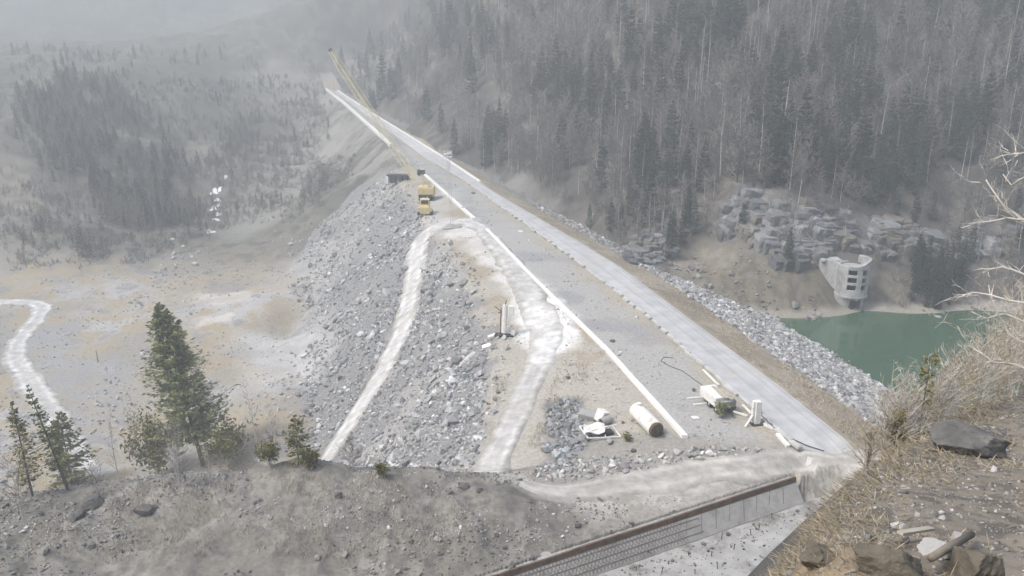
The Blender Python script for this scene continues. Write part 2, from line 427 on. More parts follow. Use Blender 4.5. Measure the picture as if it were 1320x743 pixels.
def poly_world(pxs, detail=False):
    return np.array([hit(*p, detail)[:2] for p in pxs])
def inpoly(x, y, poly):
    c = np.zeros(len(x), bool); n = len(poly)
    for i in range(n):
        x1, y1 = poly[i]; x2, y2 = poly[(i + 1) % n]
        cond = ((y1 > y) != (y2 > y))
        c ^= cond & (x < (x2 - x1) * (y - y1) / (y2 - y1 + 1e-12) + x1)
    return c
def polydist(x, y, poly, closed=True):
    best = np.full(len(x), 1e9); n = len(poly)
    for i in range(n if closed else n - 1):
        a = poly[i]; e = poly[(i + 1) % n] - a; L = e @ e + 1e-9
        t = np.clip(((x - a[0]) * e[0] + (y - a[1]) * e[1]) / L, 0, 1)
        best = np.minimum(best, (x - a[0] - t * e[0]) ** 2 + (y - a[1] - t * e[1]) ** 2)
    return np.sqrt(best)
def soft(x, y, poly, w):         # 1 inside, ragged border of width w
    d = polydist(x, y, poly) * np.where(inpoly(x, y, poly), 1, -1)
    return sstep(-w, w, d + (fbm(x, y, w * 2.2, 4, 71) - .5) * 3 * w)

C = np.zeros((len(GXf), 3))
def mix(c, w):
    global C
    w = np.clip(w, 0, 1)[:, None]; C = C * (1 - w) + np.asarray(c, float) * w
x, y, z = GXf, GYf, GZf
f40, f12, f4, f1 = fbm(x, y, 40, 4, 41), fbm(x, y, 12, 4, 42), fbm(x, y, 4, 4, 43), fbm(x, y, 1.2, 3, 44)
tl, tr, b = I['tl'], I['tr'], I['b']
leftside = tl > 0
# valley floor
C[:] = (.265, .252, .228)
mix((.315, .268, .195), sstep(.38, .58, f12 * .6 + f40 * .4))
mix((.36, .355, .35), sstep(.55, .7, f4 * .4 + f40 * .6))
mix((.18, .17, .155), sstep(.58, .75, f4) * .6)
# left hills
lh = sstep(245, 300, y) * (leftside | (y > 610))
mix((.125, .118, .10), lh)
mix((.19, .178, .15), lh * sstep(.45, .65, f12 * .5 + f40 * .5))
mix((.085, .083, .07), lh * sstep(.5, .64, f4 * .6 + f12 * .4) * .85)
# right hillside: leaf litter
rh = (tr > 3) * sstep(150, 165, y)
mix((.085, .08, .072), rh); mix((.135, .124, .108), rh * sstep(.45, .65, f12)); mix((.065, .06, .055), rh * sstep(.48, .62, f4 * .6 + f1 * .4) * .8)
# upstream rubble by the far crest
rub = poly_world([(575,205),(600,205),(660,235),(740,290),(800,335),(780,338),(700,287),(640,250)])
mix((.20, .195, .185), soft(x, y, rub, 5) * rh)
# tan earth bank below the cliffs
tan = poly_world([(862,352),(880,322),(905,312),(960,318),(985,330),(1010,350),(1060,345),(1085,380),(1100,398),(1130,372),(1165,352),(1180,370),(1170,400),(1265,395),(1300,420),(1230,421),(1100,413),(990,411),(930,383)])
wt = soft(x, y, tan, 3) * rh
mix((.17, .15, .115), wt); mix((.10, .092, .075), wt * sstep(.46, .62, f4 * .6 + f1 * .4) * .9); mix((.225, .205, .168), wt * sstep(.55, .7, f12 * .6 + f4 * .4))
mix((.32, .30, .26), rh * sstep(-10.2, -11.6, z + (f4 - .5) * 1.5) * .7)
# dam
D = I['isdam'] * 1.0
mix((.335, .327, .31), D * (tl <= 0) * (tr <= 0)); mix((.27, .268, .264), D * (tl <= 0) * (tr <= 0) * sstep(.48, .62, f4 * .5 + f12 * .5) * .7)
fr = np.clip((x - xk(y)) / (xl(y) - xk(y) + 1e-6), -1, 3)
lane = D * (tl <= 0) * (fr < 1.02)
mix((.335, .305, .25), lane * sstep(.62, .95, fr + (f4 - .5) * .8))
mix((.40, .385, .36), lane * sstep(.18, .0, fr) * .6)
mix((.24, .24, .25), lane * sstep(.56, .68, f12) * .4)
mix((.345, .32, .275), D * (tl > 0) * (tl < b + 1.5))
mix((.29, .245, .175), D * (tl > 0) * (tl < b + 3) * sstep(.47, .6, f4 * .5 + f12 * .5) * .8)
rockf = D * sstep(-1.5, 2.5, tl - b + (f4 - .5) * 6)
rf_ = D * (tl > 0) * sstep(290, 330, y + (f12 - .5) * 60); mix((.21, .20, .178), rf_); mix((.10, .097, .085), rf_ * sstep(.5, .62, f4 * .6 + f12 * .4) * .85); mix((.29, .28, .255), rf_ * sstep(.52, .4, f12) * .6); rockf = rockf * sstep(335, 290, y + (f12 - .5) * 60)
mix((.215, .213, .21), rockf)
mix((.31, .302, .287), rockf * sstep(.5, .62, f12 * .6 + f40 * .4) * .8)
mix((.245, .212, .16), D * (tr > 0)); mix((.31, .275, .22), D * (tr > 0) * sstep(.45, .6, f4)); mix((.17, .14, .10), D * (tr > 0) * sstep(.56, .7, f4 * .5 + f12 * .5) * .7)
rip = D * sstep(-1, 1, tr - 9.3 + (f4 - .5) * 3)
mix((.24, .24, .24), rip)
# pale dusty ground on the bench and the valley fans
def pale(pxs, c, w, s=1.0, gate=None):
    global C
    q = soft(x, y, poly_world(pxs), w) * s * (.65 + .35 * sstep(.38, .55, f4))
    if gate is not None: q = q * gate
    mix(c, q)
notnear = (y > 60) * (~I['near'])
pale([(560,284),(612,282),(640,312),(690,362),(735,410),(745,440),(720,460),(690,450),(675,430),(640,360),(600,310),(580,305)], (.56,.55,.53), 2.0, .85, notnear * D)
pale([(672,372),(700,368),(728,398),(742,430),(730,452),(700,456),(672,440),(664,405)], (.64,.63,.61), 1.6, 1.0, notnear * D)
pale([(600,240),(560,300),(520,300),(545,275),(555,255)], (.42,.415,.405), 3, .7, notnear * D)
pale([(640,470),(700,450),(760,500),(720,560),(700,600),(640,620),(590,610),(640,540)], (.38,.355,.31), 2, .6, notnear * D)
pale([(255,380),(325,374),(328,388),(262,396)], (.50,.47,.42), 3, .8, notnear)
pale([(252,410),(300,402),(300,416),(258,420)], (.50,.47,.42), 2, .8, notnear)
pale([(300,430),(365,415),(410,440),(395,500),(330,500)], (.46,.455,.45), 6, .75, notnear)
pale([(340,340),(410,310),(440,340),(420,420),(370,400)], (.40,.39,.375), 8, .55, notnear)
pale([(20,440),(60,420),(110,460),(200,520),(140,560),(60,540)], (.28,.285,.29), 8, .8, notnear)
pale([(290,100),(360,85),(420,100),(410,170),(330,250),(300,290),(330,300),(420,240),(440,170)], (.30,.292,.265), 14, .6, lh)
pale([(0,200),(50,230),(60,270),(0,290)], (.36,.31,.25), 6, .5, lh)
pale([(420,62),(540,60),(530,130),(470,120)], (.34,.325,.30), 12, .6, (y > 450) * 1.0)
for cp_ in ([(915,335),(926,278),(956,243),(992,255),(1006,262),(1028,250),(1064,262),(1100,280),(1104,322),(1075,340),(1045,346),(1000,346),(950,318)], [(1106,326),(1114,280),(1150,264),(1180,274),(1212,296),(1216,332),(1140,336)]):
    qc = soft(x, y, poly_world(cp_), 2.0) * rh; mix((.12, .118, .115), qc); mix((.20, .198, .196), qc * sstep(.45, .6, f1 * .5 + f4 * .5)); mix((.17, .148, .115), qc * sstep(.56, .68, f4) * .8)
# spoil heap and abutment yard
pl = (y < 88) * (~I['near']) * sstep(-26, -20, z)
heap = pl * (1 - I['isdam'])
mix((.175, .164, .142), heap); mix((.225, .212, .188), heap * sstep(.45, .62, f4 * .5 + f1 * .5)); mix((.125, .118, .105), heap * sstep(.55, .68, f4 * .4 + f12 * .6) * .8); f06 = fbm(x, y, .7, 3, 48); mix((.09, .085, .078), heap * sstep(.46, .34, f06 * .7 + f1 * .3) * .4)
yard = poly_world([(640,622),(660,600),(700,622),(760,622),(840,612),(900,600),(990,585),(1110,588),(1100,640),(1030,640),(1025,612),(900,650),(790,690),(762,668),(705,645)])
mix((.38, .36, .325), soft(x, y, yard, 1.8) * pl); mix((.25, .23, .20), soft(x, y, yard, 1.2) * pl * sstep(.52, .66, f4 * .5 + f1 * .5) * .7)
endz = poly_world([(690,560),(730,500),(800,560),(890,566),(1030,582),(1030,590),(900,600),(760,628),(690,640)])
mix((.265, .25, .225), soft(x, y, endz, 1.5) * pl)
gully = poly_world([(705,520),(740,515),(760,545),(735,600),(700,610)])
mix((.17, .17, .17), soft(x, y, gully, 1.5) * (y < 120))
# near bank
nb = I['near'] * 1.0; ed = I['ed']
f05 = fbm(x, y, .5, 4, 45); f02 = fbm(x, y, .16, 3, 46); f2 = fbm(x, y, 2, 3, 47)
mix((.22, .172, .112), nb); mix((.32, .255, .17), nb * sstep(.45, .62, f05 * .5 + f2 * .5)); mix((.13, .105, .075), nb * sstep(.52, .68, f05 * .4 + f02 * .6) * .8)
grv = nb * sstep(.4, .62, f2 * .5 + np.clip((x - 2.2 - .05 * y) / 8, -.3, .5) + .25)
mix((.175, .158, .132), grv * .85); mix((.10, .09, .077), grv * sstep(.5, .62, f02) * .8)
mix((.085, .082, .078), nb * sstep(.15, .7, ed))  # shade of the steep outer side, painted into the bank colour
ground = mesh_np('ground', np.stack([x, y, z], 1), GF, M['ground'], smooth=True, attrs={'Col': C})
tag(ground, kind='structure')

# ================================================================== strips draped on the ground
def strip(name, pts, half, mat, off, colr, nx=15, step=.7, jag=.25, ruts=True, seed=0, zfun=None):
    pts = np.array(pts, float)[:, :2]
    # dense smooth path (Catmull-Rom)
    q = []
    Pp = np.vstack([2 * pts[0] - pts[1], pts, 2 * pts[-1] - pts[-2]])
    hw = np.array(half, float) if hasattr(half, '__len__') else np.full(len(pts), half)
    hh = []
    for i in range(1, len(Pp) - 2):
        L = np.linalg.norm(Pp[i + 1] - Pp[i]); n = max(2, int(L / step))
        for k in range(n):
            t = k / n
            q.append(.5 * ((2 * Pp[i]) + (-Pp[i - 1] + Pp[i + 1]) * t + (2 * Pp[i - 1] - 5 * Pp[i] + 4 * Pp[i + 1] - Pp[i + 2]) * t * t + (-Pp[i - 1] + 3 * Pp[i] - 3 * Pp[i + 1] + Pp[i + 2]) * t ** 3))
            hh.append(hw[i - 1] * (1 - t) + hw[i] * t)
    q.append(pts[-1]); hh.append(hw[-1]); q = np.array(q); hh = np.array(hh)
    d = np.gradient(q, axis=0); d /= np.linalg.norm(d, axis=1)[:, None] + 1e-9
    nrm = np.stack([d[:, 1], -d[:, 0]], 1)
    s = np.arange(len(q)) * step
    e1 = hh * (1 + jag * (fbm(s, s * 0, 4, 3, seed + 1) - .5) * 2); e2 = hh * (1 + jag * (fbm(s, s * 0, 4, 3, seed + 2) - .5) * 2)
    w = np.linspace(-1, 1, nx)
    off2 = np.where(w[None] < 0, w[None] * e1[:, None], w[None] * e2[:, None])
    X = q[:, None, 0] + nrm[:, None, 0] * off2; Y = q[:, None, 1] + nrm[:, None, 1] * off2
    Zs = (terrain(X.ravel(), Y.ravel()) if zfun is None else zfun(X.ravel(), Y.ravel())).reshape(X.shape)
    Zs = Zs + off * (1 - .9 * np.abs(w[None]) ** 6)
    Zs[:, 0] -= off * .6; Zs[:, -1] -= off * .6
    if zfun is None:
        en = np.minimum(s, s[::-1]); Zs -= (off * 2.2 * sstep(3.5, 0, en))[:, None] * (.5 + fbm(X, Y, 1.5, 3, seed + 4))
    c = np.tile(np.array(colr)[None, None], (len(q), nx, 1)).astype(float)
    c *= (1 + .16 * (vnoise(w * 5.5 + seed, w * 0, seed) - .5))[None, :, None]
    if ruts:
        rut = np.exp(-((np.abs(w) - .5) / .16) ** 2)
        k = .5 + .5 * fbm(s, s * 0, 9, 3, seed + 5)
        c *= (1 + .30 * rut[None, :, None] * k[:, None, None] - .16)
    if name == 'bench_track':
        pw_ = sstep(11, 3, np.hypot(X - P2[4][0], (Y - P2[4][1]) * .6) + (fbm(X, Y, 4, 4, 77) - .5) * 9)[:, :, None]; c = c * (1 - pw_) + np.array([.61, .60, .58]) * pw_
    ew = sstep(.32, .98, np.abs(w)[None] + (fbm(X, Y, 2.2, 4, seed + 8) - .5) * 1.3)[:, :, None]
    c = c * (1 - ew) + np.array([.36, .345, .315]) * c / np.array(colr) * ew
    md_ = sstep(.52, .66, fbm(X, Y, 4.5, 4, seed + 7))[:, :, None] * .45; c = c * (1 - md_) + np.array([.40, .385, .35]) * md_
    c *= (.82 + .36 * fbm(X, Y, 1.6, 4, seed + 9))[:, :, None]
    n, m = X.shape
    ii = np.arange(n * m).reshape(n, m)
    F = np.stack([ii[:-1, :-1], ii[:-1, 1:], ii[1:, 1:], ii[1:, :-1]], -1).reshape(-1, 4)
    V = np.stack([X, Y, Zs], -1).reshape(-1, 3)
    # face up
    a, bq, c4 = V[F[0, 0]], V[F[0, 1]], V[F[0, 2]]
    if np.cross(bq - a, c4 - a)[2] < 0: F = F[:, ::-1]
    o = mesh_np(name, V, F, mat, smooth=True, attrs={'Col': c.reshape(-1, 3)})
    return tag(o, kind='structure'), q
# paved crest road
ys = np.concatenate([np.arange(79.8, 84, .4), np.arange(84, 330, 1.2), np.arange(330, 612, 3)])
wv = np.linspace(0, 1, 22)
X = xl(ys)[:, None] + (xr(ys) - xl(ys))[:, None] * wv[None]; Y = np.repeat(ys[:, None], 22, 1)
Zr = zc(ys)[:, None] + .05 - .03 * np.abs(wv[None] - .5)
_tz = terrain(X.ravel(), Y.ravel()).reshape(X.shape) + .09
Zr = np.where(Y < 86, np.maximum(_tz - .25 * (Y < 80.1), Zr * 0 - 9) * sstep(86, 83.5, Y) + Zr * sstep(83.5, 86, Y), Zr)
lanes = (vnoise(wv * 9 + 3.3, wv * 0, 5)[None] - .5) * .5 + (fbm(X * 3, Y, 14, 3, 8) - .5) * .35
base = np.where(Y < 330, .40, .46)
c = (base * (1 + lanes * .55))[:, :, None] * np.array([1, 1, 1.005])
c[:, wv > .93] *= .8; c[:, wv < .07] *= 1.22; c[:, wv > .96] *= 1.45
c *= (.86 + .28 * fbm(X, Y, 2.0, 4, 18))[:, :, None]
pt_ = sstep(.56, .64, fbm(X, Y, 7, 3, 19))[:, :, None] * .5; c = c * (1 - pt_) + np.array([.42, .405, .375]) * pt_
c[:, (wv > .70) & (wv < .76)] *= 1.2; c[:, (wv > .40) & (wv < .52)] *= .86
ii = np.arange(X.size).reshape(X.shape)
F = np.stack([ii[:-1, :-1], ii[:-1, 1:], ii[1:, 1:], ii[1:, :-1]], -1).reshape(-1, 4)
road = mesh_np('crest_road', np.stack([X, Y, Zr], -1).reshape(-1, 3), F, M['asphalt'], smooth=True, attrs={'Col': c.reshape(-1, 3)})
tag(road, kind='structure')
# dirt tracks
PALE = (.58, .575, .56)
T1, q1 = strip('dirt_track', P1, [2.4,2.8,3.0,3.2,3.3,3.1,2.9,2.8,2.7,2.6,2.5,2.4,2.3,2.1,1.9], M['road'], .22, PALE, seed=3, jag=.24)
T2, q2 = strip('bench_track', P2, [2.6,2.7,2.9,3.1,3.0,2.6,2.2,2.1,2.1,2.2,2.4,2.6], M['road'], .16, (.52,.51,.485), seed=13, jag=.3)
T3, q3 = strip('access_road', P3, [1.9,1.9,2.0,2.2,2.4,2.6,2.6,2.4,1.9,1.3,.7], M['road'], .13, (.42,.40,.365), seed=23)
T4, q4 = strip('valley_road', P4, [3.4,3.4,3.2,3.0,2.9,2.9,3.0,3.2,3.2,3.0,2.8,2.6], M['road'], .18, (.57,.565,.55), seed=33, jag=.3)
T5, q5 = strip('spilled_gravel_path', hits([(628,448),(610,460),(592,475),(574,492)]), [1.0,.9,.8,.6], M['road'], .3, (.45,.45,.45), seed=43, ruts=False)
TRACKS = [(q1, 3.0), (q2, 3.2), (q3, 2.6), (q4, 2.6), (q5, 1.0)]
# lake
ly = np.arange(60, 215, 3.0)
lx0 = np.where(ly < 86, 46, xr(ly) + 22)
V = []; F = []
for i, yy in enumerate(ly):
    V += [(lx0[i], yy, LAKE), (260, yy, LAKE)]
    if i: F.append((2 * i - 2, 2 * i - 1, 2 * i + 1, 2 * i))
m, nt, bs = new_mat('green_lake_water')
bs.inputs['Base Color'].default_value = (.05, .095, .058, 1); bs.inputs['Roughness'].default_value = .12
bs.inputs['Specular IOR Level'].default_value = .5
tc = nt.nodes.new('ShaderNodeTexCoord'); nn = nt.nodes.new('ShaderNodeTexNoise'); nn.inputs['Scale'].default_value = .9; nn.inputs['Detail'].default_value = 4
nt.links.new(tc.outputs['Object'], nn.inputs['Vector']); bp = nt.nodes.new('ShaderNodeBump'); bp.inputs['Strength'].default_value = .12; bp.inputs['Distance'].default_value = .1
nt.links.new(nn.outputs['Fac'], bp.inputs['Height']); nt.links.new(bp.outputs['Normal'], bs.inputs['Normal'])
M['water'] = m
lake = mesh_np('lake_water', V, F, m); tag(lake, kind='structure')
# ================================================================== rocks
def ico(sub):
    import bmesh
    bm = bmesh.new(); bmesh.ops.create_icosphere(bm, subdivisions=sub, radius=1)
    bm.verts.ensure_lookup_table()
    V = np.array([v.co[:] for v in bm.verts]); F = np.array([[v.index for v in f.verts] for f in bm.faces]); bm.free()
    return V, F
def rock_shape(seed, sub=1, planes=9, flat=.75, rough=.0):
    r = np.random.default_rng(seed); V, F = ico(sub)
    if planes:
        n = r.normal(size=(planes, 3)); n /= np.linalg.norm(n, axis=1)[:, None]; d = r.uniform(.55, .95, planes)
        c = V @ n.T; rad = np.where(c > .05, d / np.maximum(c, .05), 9).min(1); rad = np.minimum(rad, 1.15)
        V = V * rad[:, None]
    if rough:
        V = V * (1 + rough * (fbm(V[:, 0] * 3 + seed, V[:, 1] * 3 + V[:, 2] * 2.1, 1, 4, seed) - .5))[:, None]
    V = V * np.array([1, r.uniform(.6, .95), flat * r.uniform(.6, 1)])
    return V, F
def rot3(n, r, tilt=.6):
    a = r.uniform(0, 2 * np.pi, n); b = r.normal(0, tilt, n); c = r.normal(0, tilt, n)
    ca, sa, cb, sb, cc, sc = np.cos(a), np.sin(a), np.cos(b), np.sin(b), np.cos(c), np.sin(c)
    Rm = np.empty((n, 3, 3))
    Rm[:, 0, 0] = ca * cb; Rm[:, 0, 1] = ca * sb * sc - sa * cc; Rm[:, 0, 2] = ca * sb * cc + sa * sc
    Rm[:, 1, 0] = sa * cb; Rm[:, 1, 1] = sa * sb * sc + ca * cc; Rm[:, 1, 2] = sa * sb * cc - ca * sc
    Rm[:, 2, 0] = -sb; Rm[:, 2, 1] = cb * sc; Rm[:, 2, 2] = cb * cc
    return Rm
SHAPES = [rock_shape(100 + i, 1, 8) for i in range(10)]
def scatter_rocks(name, pts, size, colfun, seed=0, sink=.25, shapes=SHAPES):
    r = np.random.default_rng(seed); n = len(pts); k = len(shapes)
    Vs, Fs, Cs = [], [], []; base = 0
    which = r.integers(0, k, n); Rm = rot3(n, r); cc = colfun(n, r)
    for j in range(k):
        m = np.where(which == j)[0]
        if not len(m): continue
        V0, F0 = shapes[j]
        V = np.einsum('nij,vj->nvi', Rm[m], V0) * size[m, None, None] + pts[m][:, None, :]
        V[:, :, 2] += (size[m] * sink)[:, None]
        nv = len(V0)
        Vs.append(V.reshape(-1, 3)); Fs.append((F0[None] + (np.arange(len(m)) * nv)[:, None, None] + base).reshape(-1, 3)); base += nv * len(m)
        Cs.append(np.repeat(cc[m], nv, 0))
    o = mesh_np(name, np.concatenate(Vs), np.concatenate(Fs), M['rock'], attrs={'Col': np.concatenate(Cs)})
    return tag(o, kind='stuff')
def greys(lo, hi, tint=(1, 1, 1), p=1.0, whites=.06):
    def f(n, r):
        g = lo + (hi - lo) * r.random(n) ** p
        g = np.where(r.random(n) < whites, hi * 1.25, g)
        return g[:, None] * np.array(tint) * (1 + r.normal(0, .02, (n, 3)))
    return f
def off_tracks(x, y, extra=0):
    ok = np.ones(len(x), bool)
    for q, h in TRACKS: ok &= polydist(x, y, q[::3], False) > h + extra
    return ok
def with_z(x, y): return np.stack([x, y, terrain(x, y)], 1)

# rock fill on the downstream face
n = 70000
y = 1 / rng.uniform(1 / 330, 1 / 80, n); tl_ = rng.uniform(0, 1, n) * 62 + bench_w(y) - 2; x = xk(y) - tl_
zz, I2 = terrain(x, y, True, True)
dens = fbm(x, y, 14, 3, 51)
ok = (I2['isdam'] | (zz < -21)) & off_tracks(x, y, -.7) & (rng.random(n) < sstep(.25, .5, dens) * .8 + .25) & (zz > -28.5) & (y < 300 + 40 * (dens - .5)) & ((tl_ - bench_w(y) > 1) | (rng.random(n) < .3))
face = poly_world([(700,300),(560,212),(500,222),(470,240),(430,268),(398,305),(384,340),(402,400),(396,450),(402,520),(396,600),(640,625),(720,500)])
ok &= soft(x, y, face, 5.0) > rng.uniform(.25, .75, n)
ok &= (fbm(x, y, 9, 3, 57) < .58) | (rng.random(n) < .35)
ok &= rng.random(n) < np.where(y < 150, .55, .8)
x, y, zz = x[ok], y[ok], zz[ok]
sz = np.exp(rng.normal(-1.5, .6, len(x))) * np.clip(.75 + y / 700, .8, 1.3)
scatter_rocks('rockfill', np.stack([x, y, zz], 1), np.clip(sz, .1, 1.4), greys(.17, .46, (1, 1, .995), 1.1, .08), 1)
# loose rock at the toe, in lines
n = 3200
x = rng.uniform(-120, -40, n); y = rng.uniform(120, 300, n); zz = terrain(x, y)
ok = (zz < -20) & (fbm(x + y * .6, y * .35, 7, 3, 52) > .57) & off_tracks(x, y)
x, y, zz = x[ok], y[ok], zz[ok]
scatter_rocks('toe_rubble', np.stack([x, y, zz], 1), np.clip(np.exp(rng.normal(-1.05, .5, len(x))), .15, 1.2), greys(.24, .46, (1, .99, .97)), 2)
# riprap on the upstream face
n = 80000
y = 1 / rng.uniform(1 / 240, 1 / 84, n); tr_ = 8.6 + rng.random(n) * 27; x = xr(y) + tr_
zz, I2 = terrain(x, y, True, True)
ok = I2['isdam'] & (zz > -12.6) & (tr_ > 9 + (fbm(x, y, 3, 3, 53) - .5) * 4)
x, y, zz = x[ok], y[ok], zz[ok]
scatter_rocks('riprap', np.stack([x, y, zz], 1), np.clip(np.exp(rng.normal(-1.35, .42, len(x))), .1, .9), greys(.17, .44, (1, .99, .975), 1.0, .08), 3)
# rubble row between crest end and access road, and in the dark gully
pr = poly_world([(690,606),(760,590),(830,584),(900,576),(1000,580),(1035,586),(960,594),(890,602),(800,618),(740,630),(700,630)])
pg = poly_world([(706,520),(742,515),(762,540),(752,590),(715,612),(700,580)])
pw = poly_world([(1026,622),(1088,622),(1085,640),(1050,640),(1026,634)])
def in_poly_pts(poly, n, r):
    lo, hi = poly.min(0), poly.max(0); p = r.uniform(lo, hi, (n, 2)); return p[inpoly(p[:, 0], p[:, 1], poly)]
p = in_poly_pts(pr, 1500, rng); p = p[off_tracks(p[:, 0], p[:, 1], -.6)]
scatter_rocks('rubble', with_z(p[:, 0], p[:, 1]), np.clip(np.exp(rng.normal(-1.75, .55, len(p))), .06, .6), greys(.2, .46, (1, .98, .94), 1, .12), 4)
p = in_poly_pts(pg, 1500, rng); p = p[soft(p[:, 0], p[:, 1], pg, 2.2) > rng.uniform(.35, .95, len(p))]
scatter_rocks('gully_rubble', with_z(p[:, 0], p[:, 1]), np.clip(np.exp(rng.normal(-1.35, .5, len(p))), .1, .8), greys(.15, .36, (.98, 1, 1.02), 1), 5)
p = in_poly_pts(pw, 160, rng)
scatter_rocks('bank_rubble', with_z(p[:, 0], p[:, 1]), np.clip(np.exp(rng.normal(-1.7, .5, len(p))), .08, .5), greys(.12, .36, (1, .97, .92), 1), 6)
p = in_poly_pts(tan, 1500, rng); p = p[fbm(p[:, 0], p[:, 1], 5, 3, 58) > .5]
scatter_rocks('bank_scree', with_z(p[:, 0], p[:, 1]), np.clip(np.exp(rng.normal(-1.3, .6, len(p))), .1, 1.1), greys(.12, .3, (1, .97, .92)), 12)
# small loose stones on crest, bench and valley
n = 26000
y = 1 / rng.uniform(1 / 320, 1 / 66, n); x = rng.uniform(-150, 60, n) * (y / 200)
zz, I2 = terrain(x, y, True, True)
ok = ((x < xl(y) - .5) & (~I2['near']) & off_tracks(x, y) & (fbm(x, y, 6, 3, 54) > .5) & ~((I2['u'] > -2) & (I2['n'] > -.6) & (y < 90)))
x, y, zz = x[ok], y[ok], zz[ok]
scatter_rocks('loose_stones', np.stack([x, y, zz], 1), np.clip(np.exp(rng.normal(-2.1, .5, len(x))) * np.clip(y / 130, .6, 2), .04, .4), greys(.25, .46, (1, .98, .95), 1.0, .08), 7)
# stones on the near bank
n = 26000
t_ = rng.uniform(0, 1, n); y = 2.5 + 20 * t_ ** 1.3; x = rng.uniform(-.2, 1.0, n) * (y * .95 + 1)
ok = edge_dist(x, y) < -.05; x, y = x[ok], y[ok]
p = with_z(x, y); sz = np.clip(np.exp(rng.normal(-4.6, .55, len(x))) * np.clip(.6 + y / 14, .7, 1.6), .005, .09)
scatter_rocks('bank_stones', p, sz, greys(.10, .34, (1, .97, .92), 1.2, .06), 8)
# clods on the spoil heap
n = 22000
x = rng.uniform(-75, 12, n); y = rng.uniform(55, 80, n)
zz, I2 = terrain(x, y, True, True)
ok = (zz > -8) & ~I2['isdam'] & (I2['n'] < -.8) & (fbm(x, y, 5, 3, 55) > .47)
x, y, zz = x[ok], y[ok], zz[ok]
scatter_rocks('earth_clods', np.stack([x, y, zz], 1), np.clip(np.exp(rng.normal(-2.7, .62, len(x))), .025, .5), greys(.10, .32, (1, .97, .9), 1.2, .05), 9)

def boulder(px, py, w_px, name, label, mat, seed, hgt=.62, sub=5, sink=.3, squash=.8, group=None, rz=None, at=None):
    c = hit(px, py) if at is None else at
    s = w_px / 2 * px_size(*c)
    V, F = rock_shape(seed, sub, 13, 1.0, .22)
    V = V / np.abs(V[:, 0]).max()
    V[:, 1] *= squash / max(.3, np.abs(V[:, 1]).max()); V[:, 2] *= hgt / max(.3, np.abs(V[:, 2]).max())
    V = V * (1 + .10 * (fbm(V[:, 0] * 5 + seed, V[:, 1] * 5 + V[:, 2] * 4, 1, 5, seed + 3) - .5))[:, None]
    o = mesh_np(name, V * s, F, mat, smooth=False)
    o.location = (c[0], c[1], c[2] + s * hgt * (1 - 2 * sink) * .9)
    o.rotation_euler = (0, 0, rz if rz is not None else seed * 1.3)
    return tag(o, label, 'boulder', group)
boulder(1246, 582, 98, 'boulder', 'large dark grey boulder on the dry grass crest of the near bank', M['boulder'], 3, .52, 5, .18, .75, rz=.1)
boulder(1056, 728, 50, 'boulder', 'small rounded brown boulder low on the near bank beside the channel edge', M['brown_boulder'], 8, .8, 5, .22, .8, rz=.5)
boulder(1150, 745, 96, 'boulder', 'broad earthy boulder under the broken white board', M['brown_boulder'], 12, .68, 5, .30, .8, rz=-.4)
boulder(1252, 748, 86, 'boulder', 'grey brown boulder beside the slanting log', M['brown_boulder'], 17, .85, 5, .28, .8, rz=.9)
boulder(1206, 716, 50, 'boulder', 'pale grey stone wedged behind the slanting log', M['grey_concrete'], 23, .65, 4, .35, .8, rz=.2)
for (px, py, w_, s_) in [(598, 629, 15, 31), (617, 633, 13, 34), (580, 637, 9, 37), (188, 552 + 108, 30, 41), (122, 650, 34, 44), (100, 668, 26, 45), (640, 690, 9, 47), (436, 640, 14, 50), (660, 731, 12, 52)]:
    boulder(px, py, w_, 'boulder', 'dark earth clod lying on the grey spoil heap', M['boulder'], s_, .6, 3, .3, .8, group='dark clods on the spoil heap')

# ================================================================== spillway channel
def wp(u, n, z): return (A0[0] + WU[0] * u + WN[0] * n, A0[1] + WU[1] * u + WN[1] * n, z)
LEN = WLEN + 26
us = np.arange(0, LEN + .1, 1.6)
def wall_strip(prof, mat, name, parent, jag=0, seed=0, closed=True):
    V = []; F = []; m = len(prof)
    for i, u in enumerate(us):
        for k, (n_, z_) in enumerate(prof):
            dz = (vnoise(np.array([u * .4]), np.array([seed + k * 0.0]), seed)[0] - .5) * jag
            V.append(wp(u, n_, z_ + dz))
        if i:
            for k in range(m if closed else m - 1):
                F.append(((i - 1) * m + k, (i - 1) * m + (k + 1) % m, i * m + (k + 1) % m, i * m + k))
    b_ = MB().add(V, F)
    if closed:
        b_.F += [tuple(range(m - 1, -1, -1)), tuple((len(us) - 1) * m + k for k in range(m))]
    me = b_.build(name, mat, parent)
    return me
rw = empty('retaining_wall', wp(0, 0, FZ), 0, 'long sloping retaining wall with a rusty brown top edge along the spillway channel', 'retaining wall')
def local(o, root):              # geometry was written in world space: keep it there under a moved root
    o.parent = root; o.matrix_parent_inverse = Matrix.Translation(root.location).inverted() if not any(root.rotation_euler) else root.matrix_basis.inverted()
    return o
o = wall_strip([(-.3, WZ - .7), (-.3, WZ + .03), (-.06, WZ + .06), (.04, WZ - .5), (-.1, WZ - .56)], M['rust'], 'top_edge', None, .12, 3); local(o, rw)
o = wall_strip([(-2.2, FZ - 1), (-2.2, WZ - .3), (-.28, WZ - .3), (-.26, WZ - .46), (-.02, WZ - .5), (1.4, FZ + .1), (1.4, FZ - 1)], M['grey_concrete'], 'slope_face', None, .05, 5); local(o, rw)
b_ = MB()
def onface(u, f, lift=.07): return wp(u, -.04 + 1.4 * f, WZ - .5 + (FZ + .12 - WZ + .5) * f + lift)
for u in np.arange(16, LEN, .42):
    b_.bar(onface(u, 0), onface(u + 1.5, 1), .035)
    b_.bar(onface(u + 1.2, 0, .10), onface(u, 1, .10), .03)
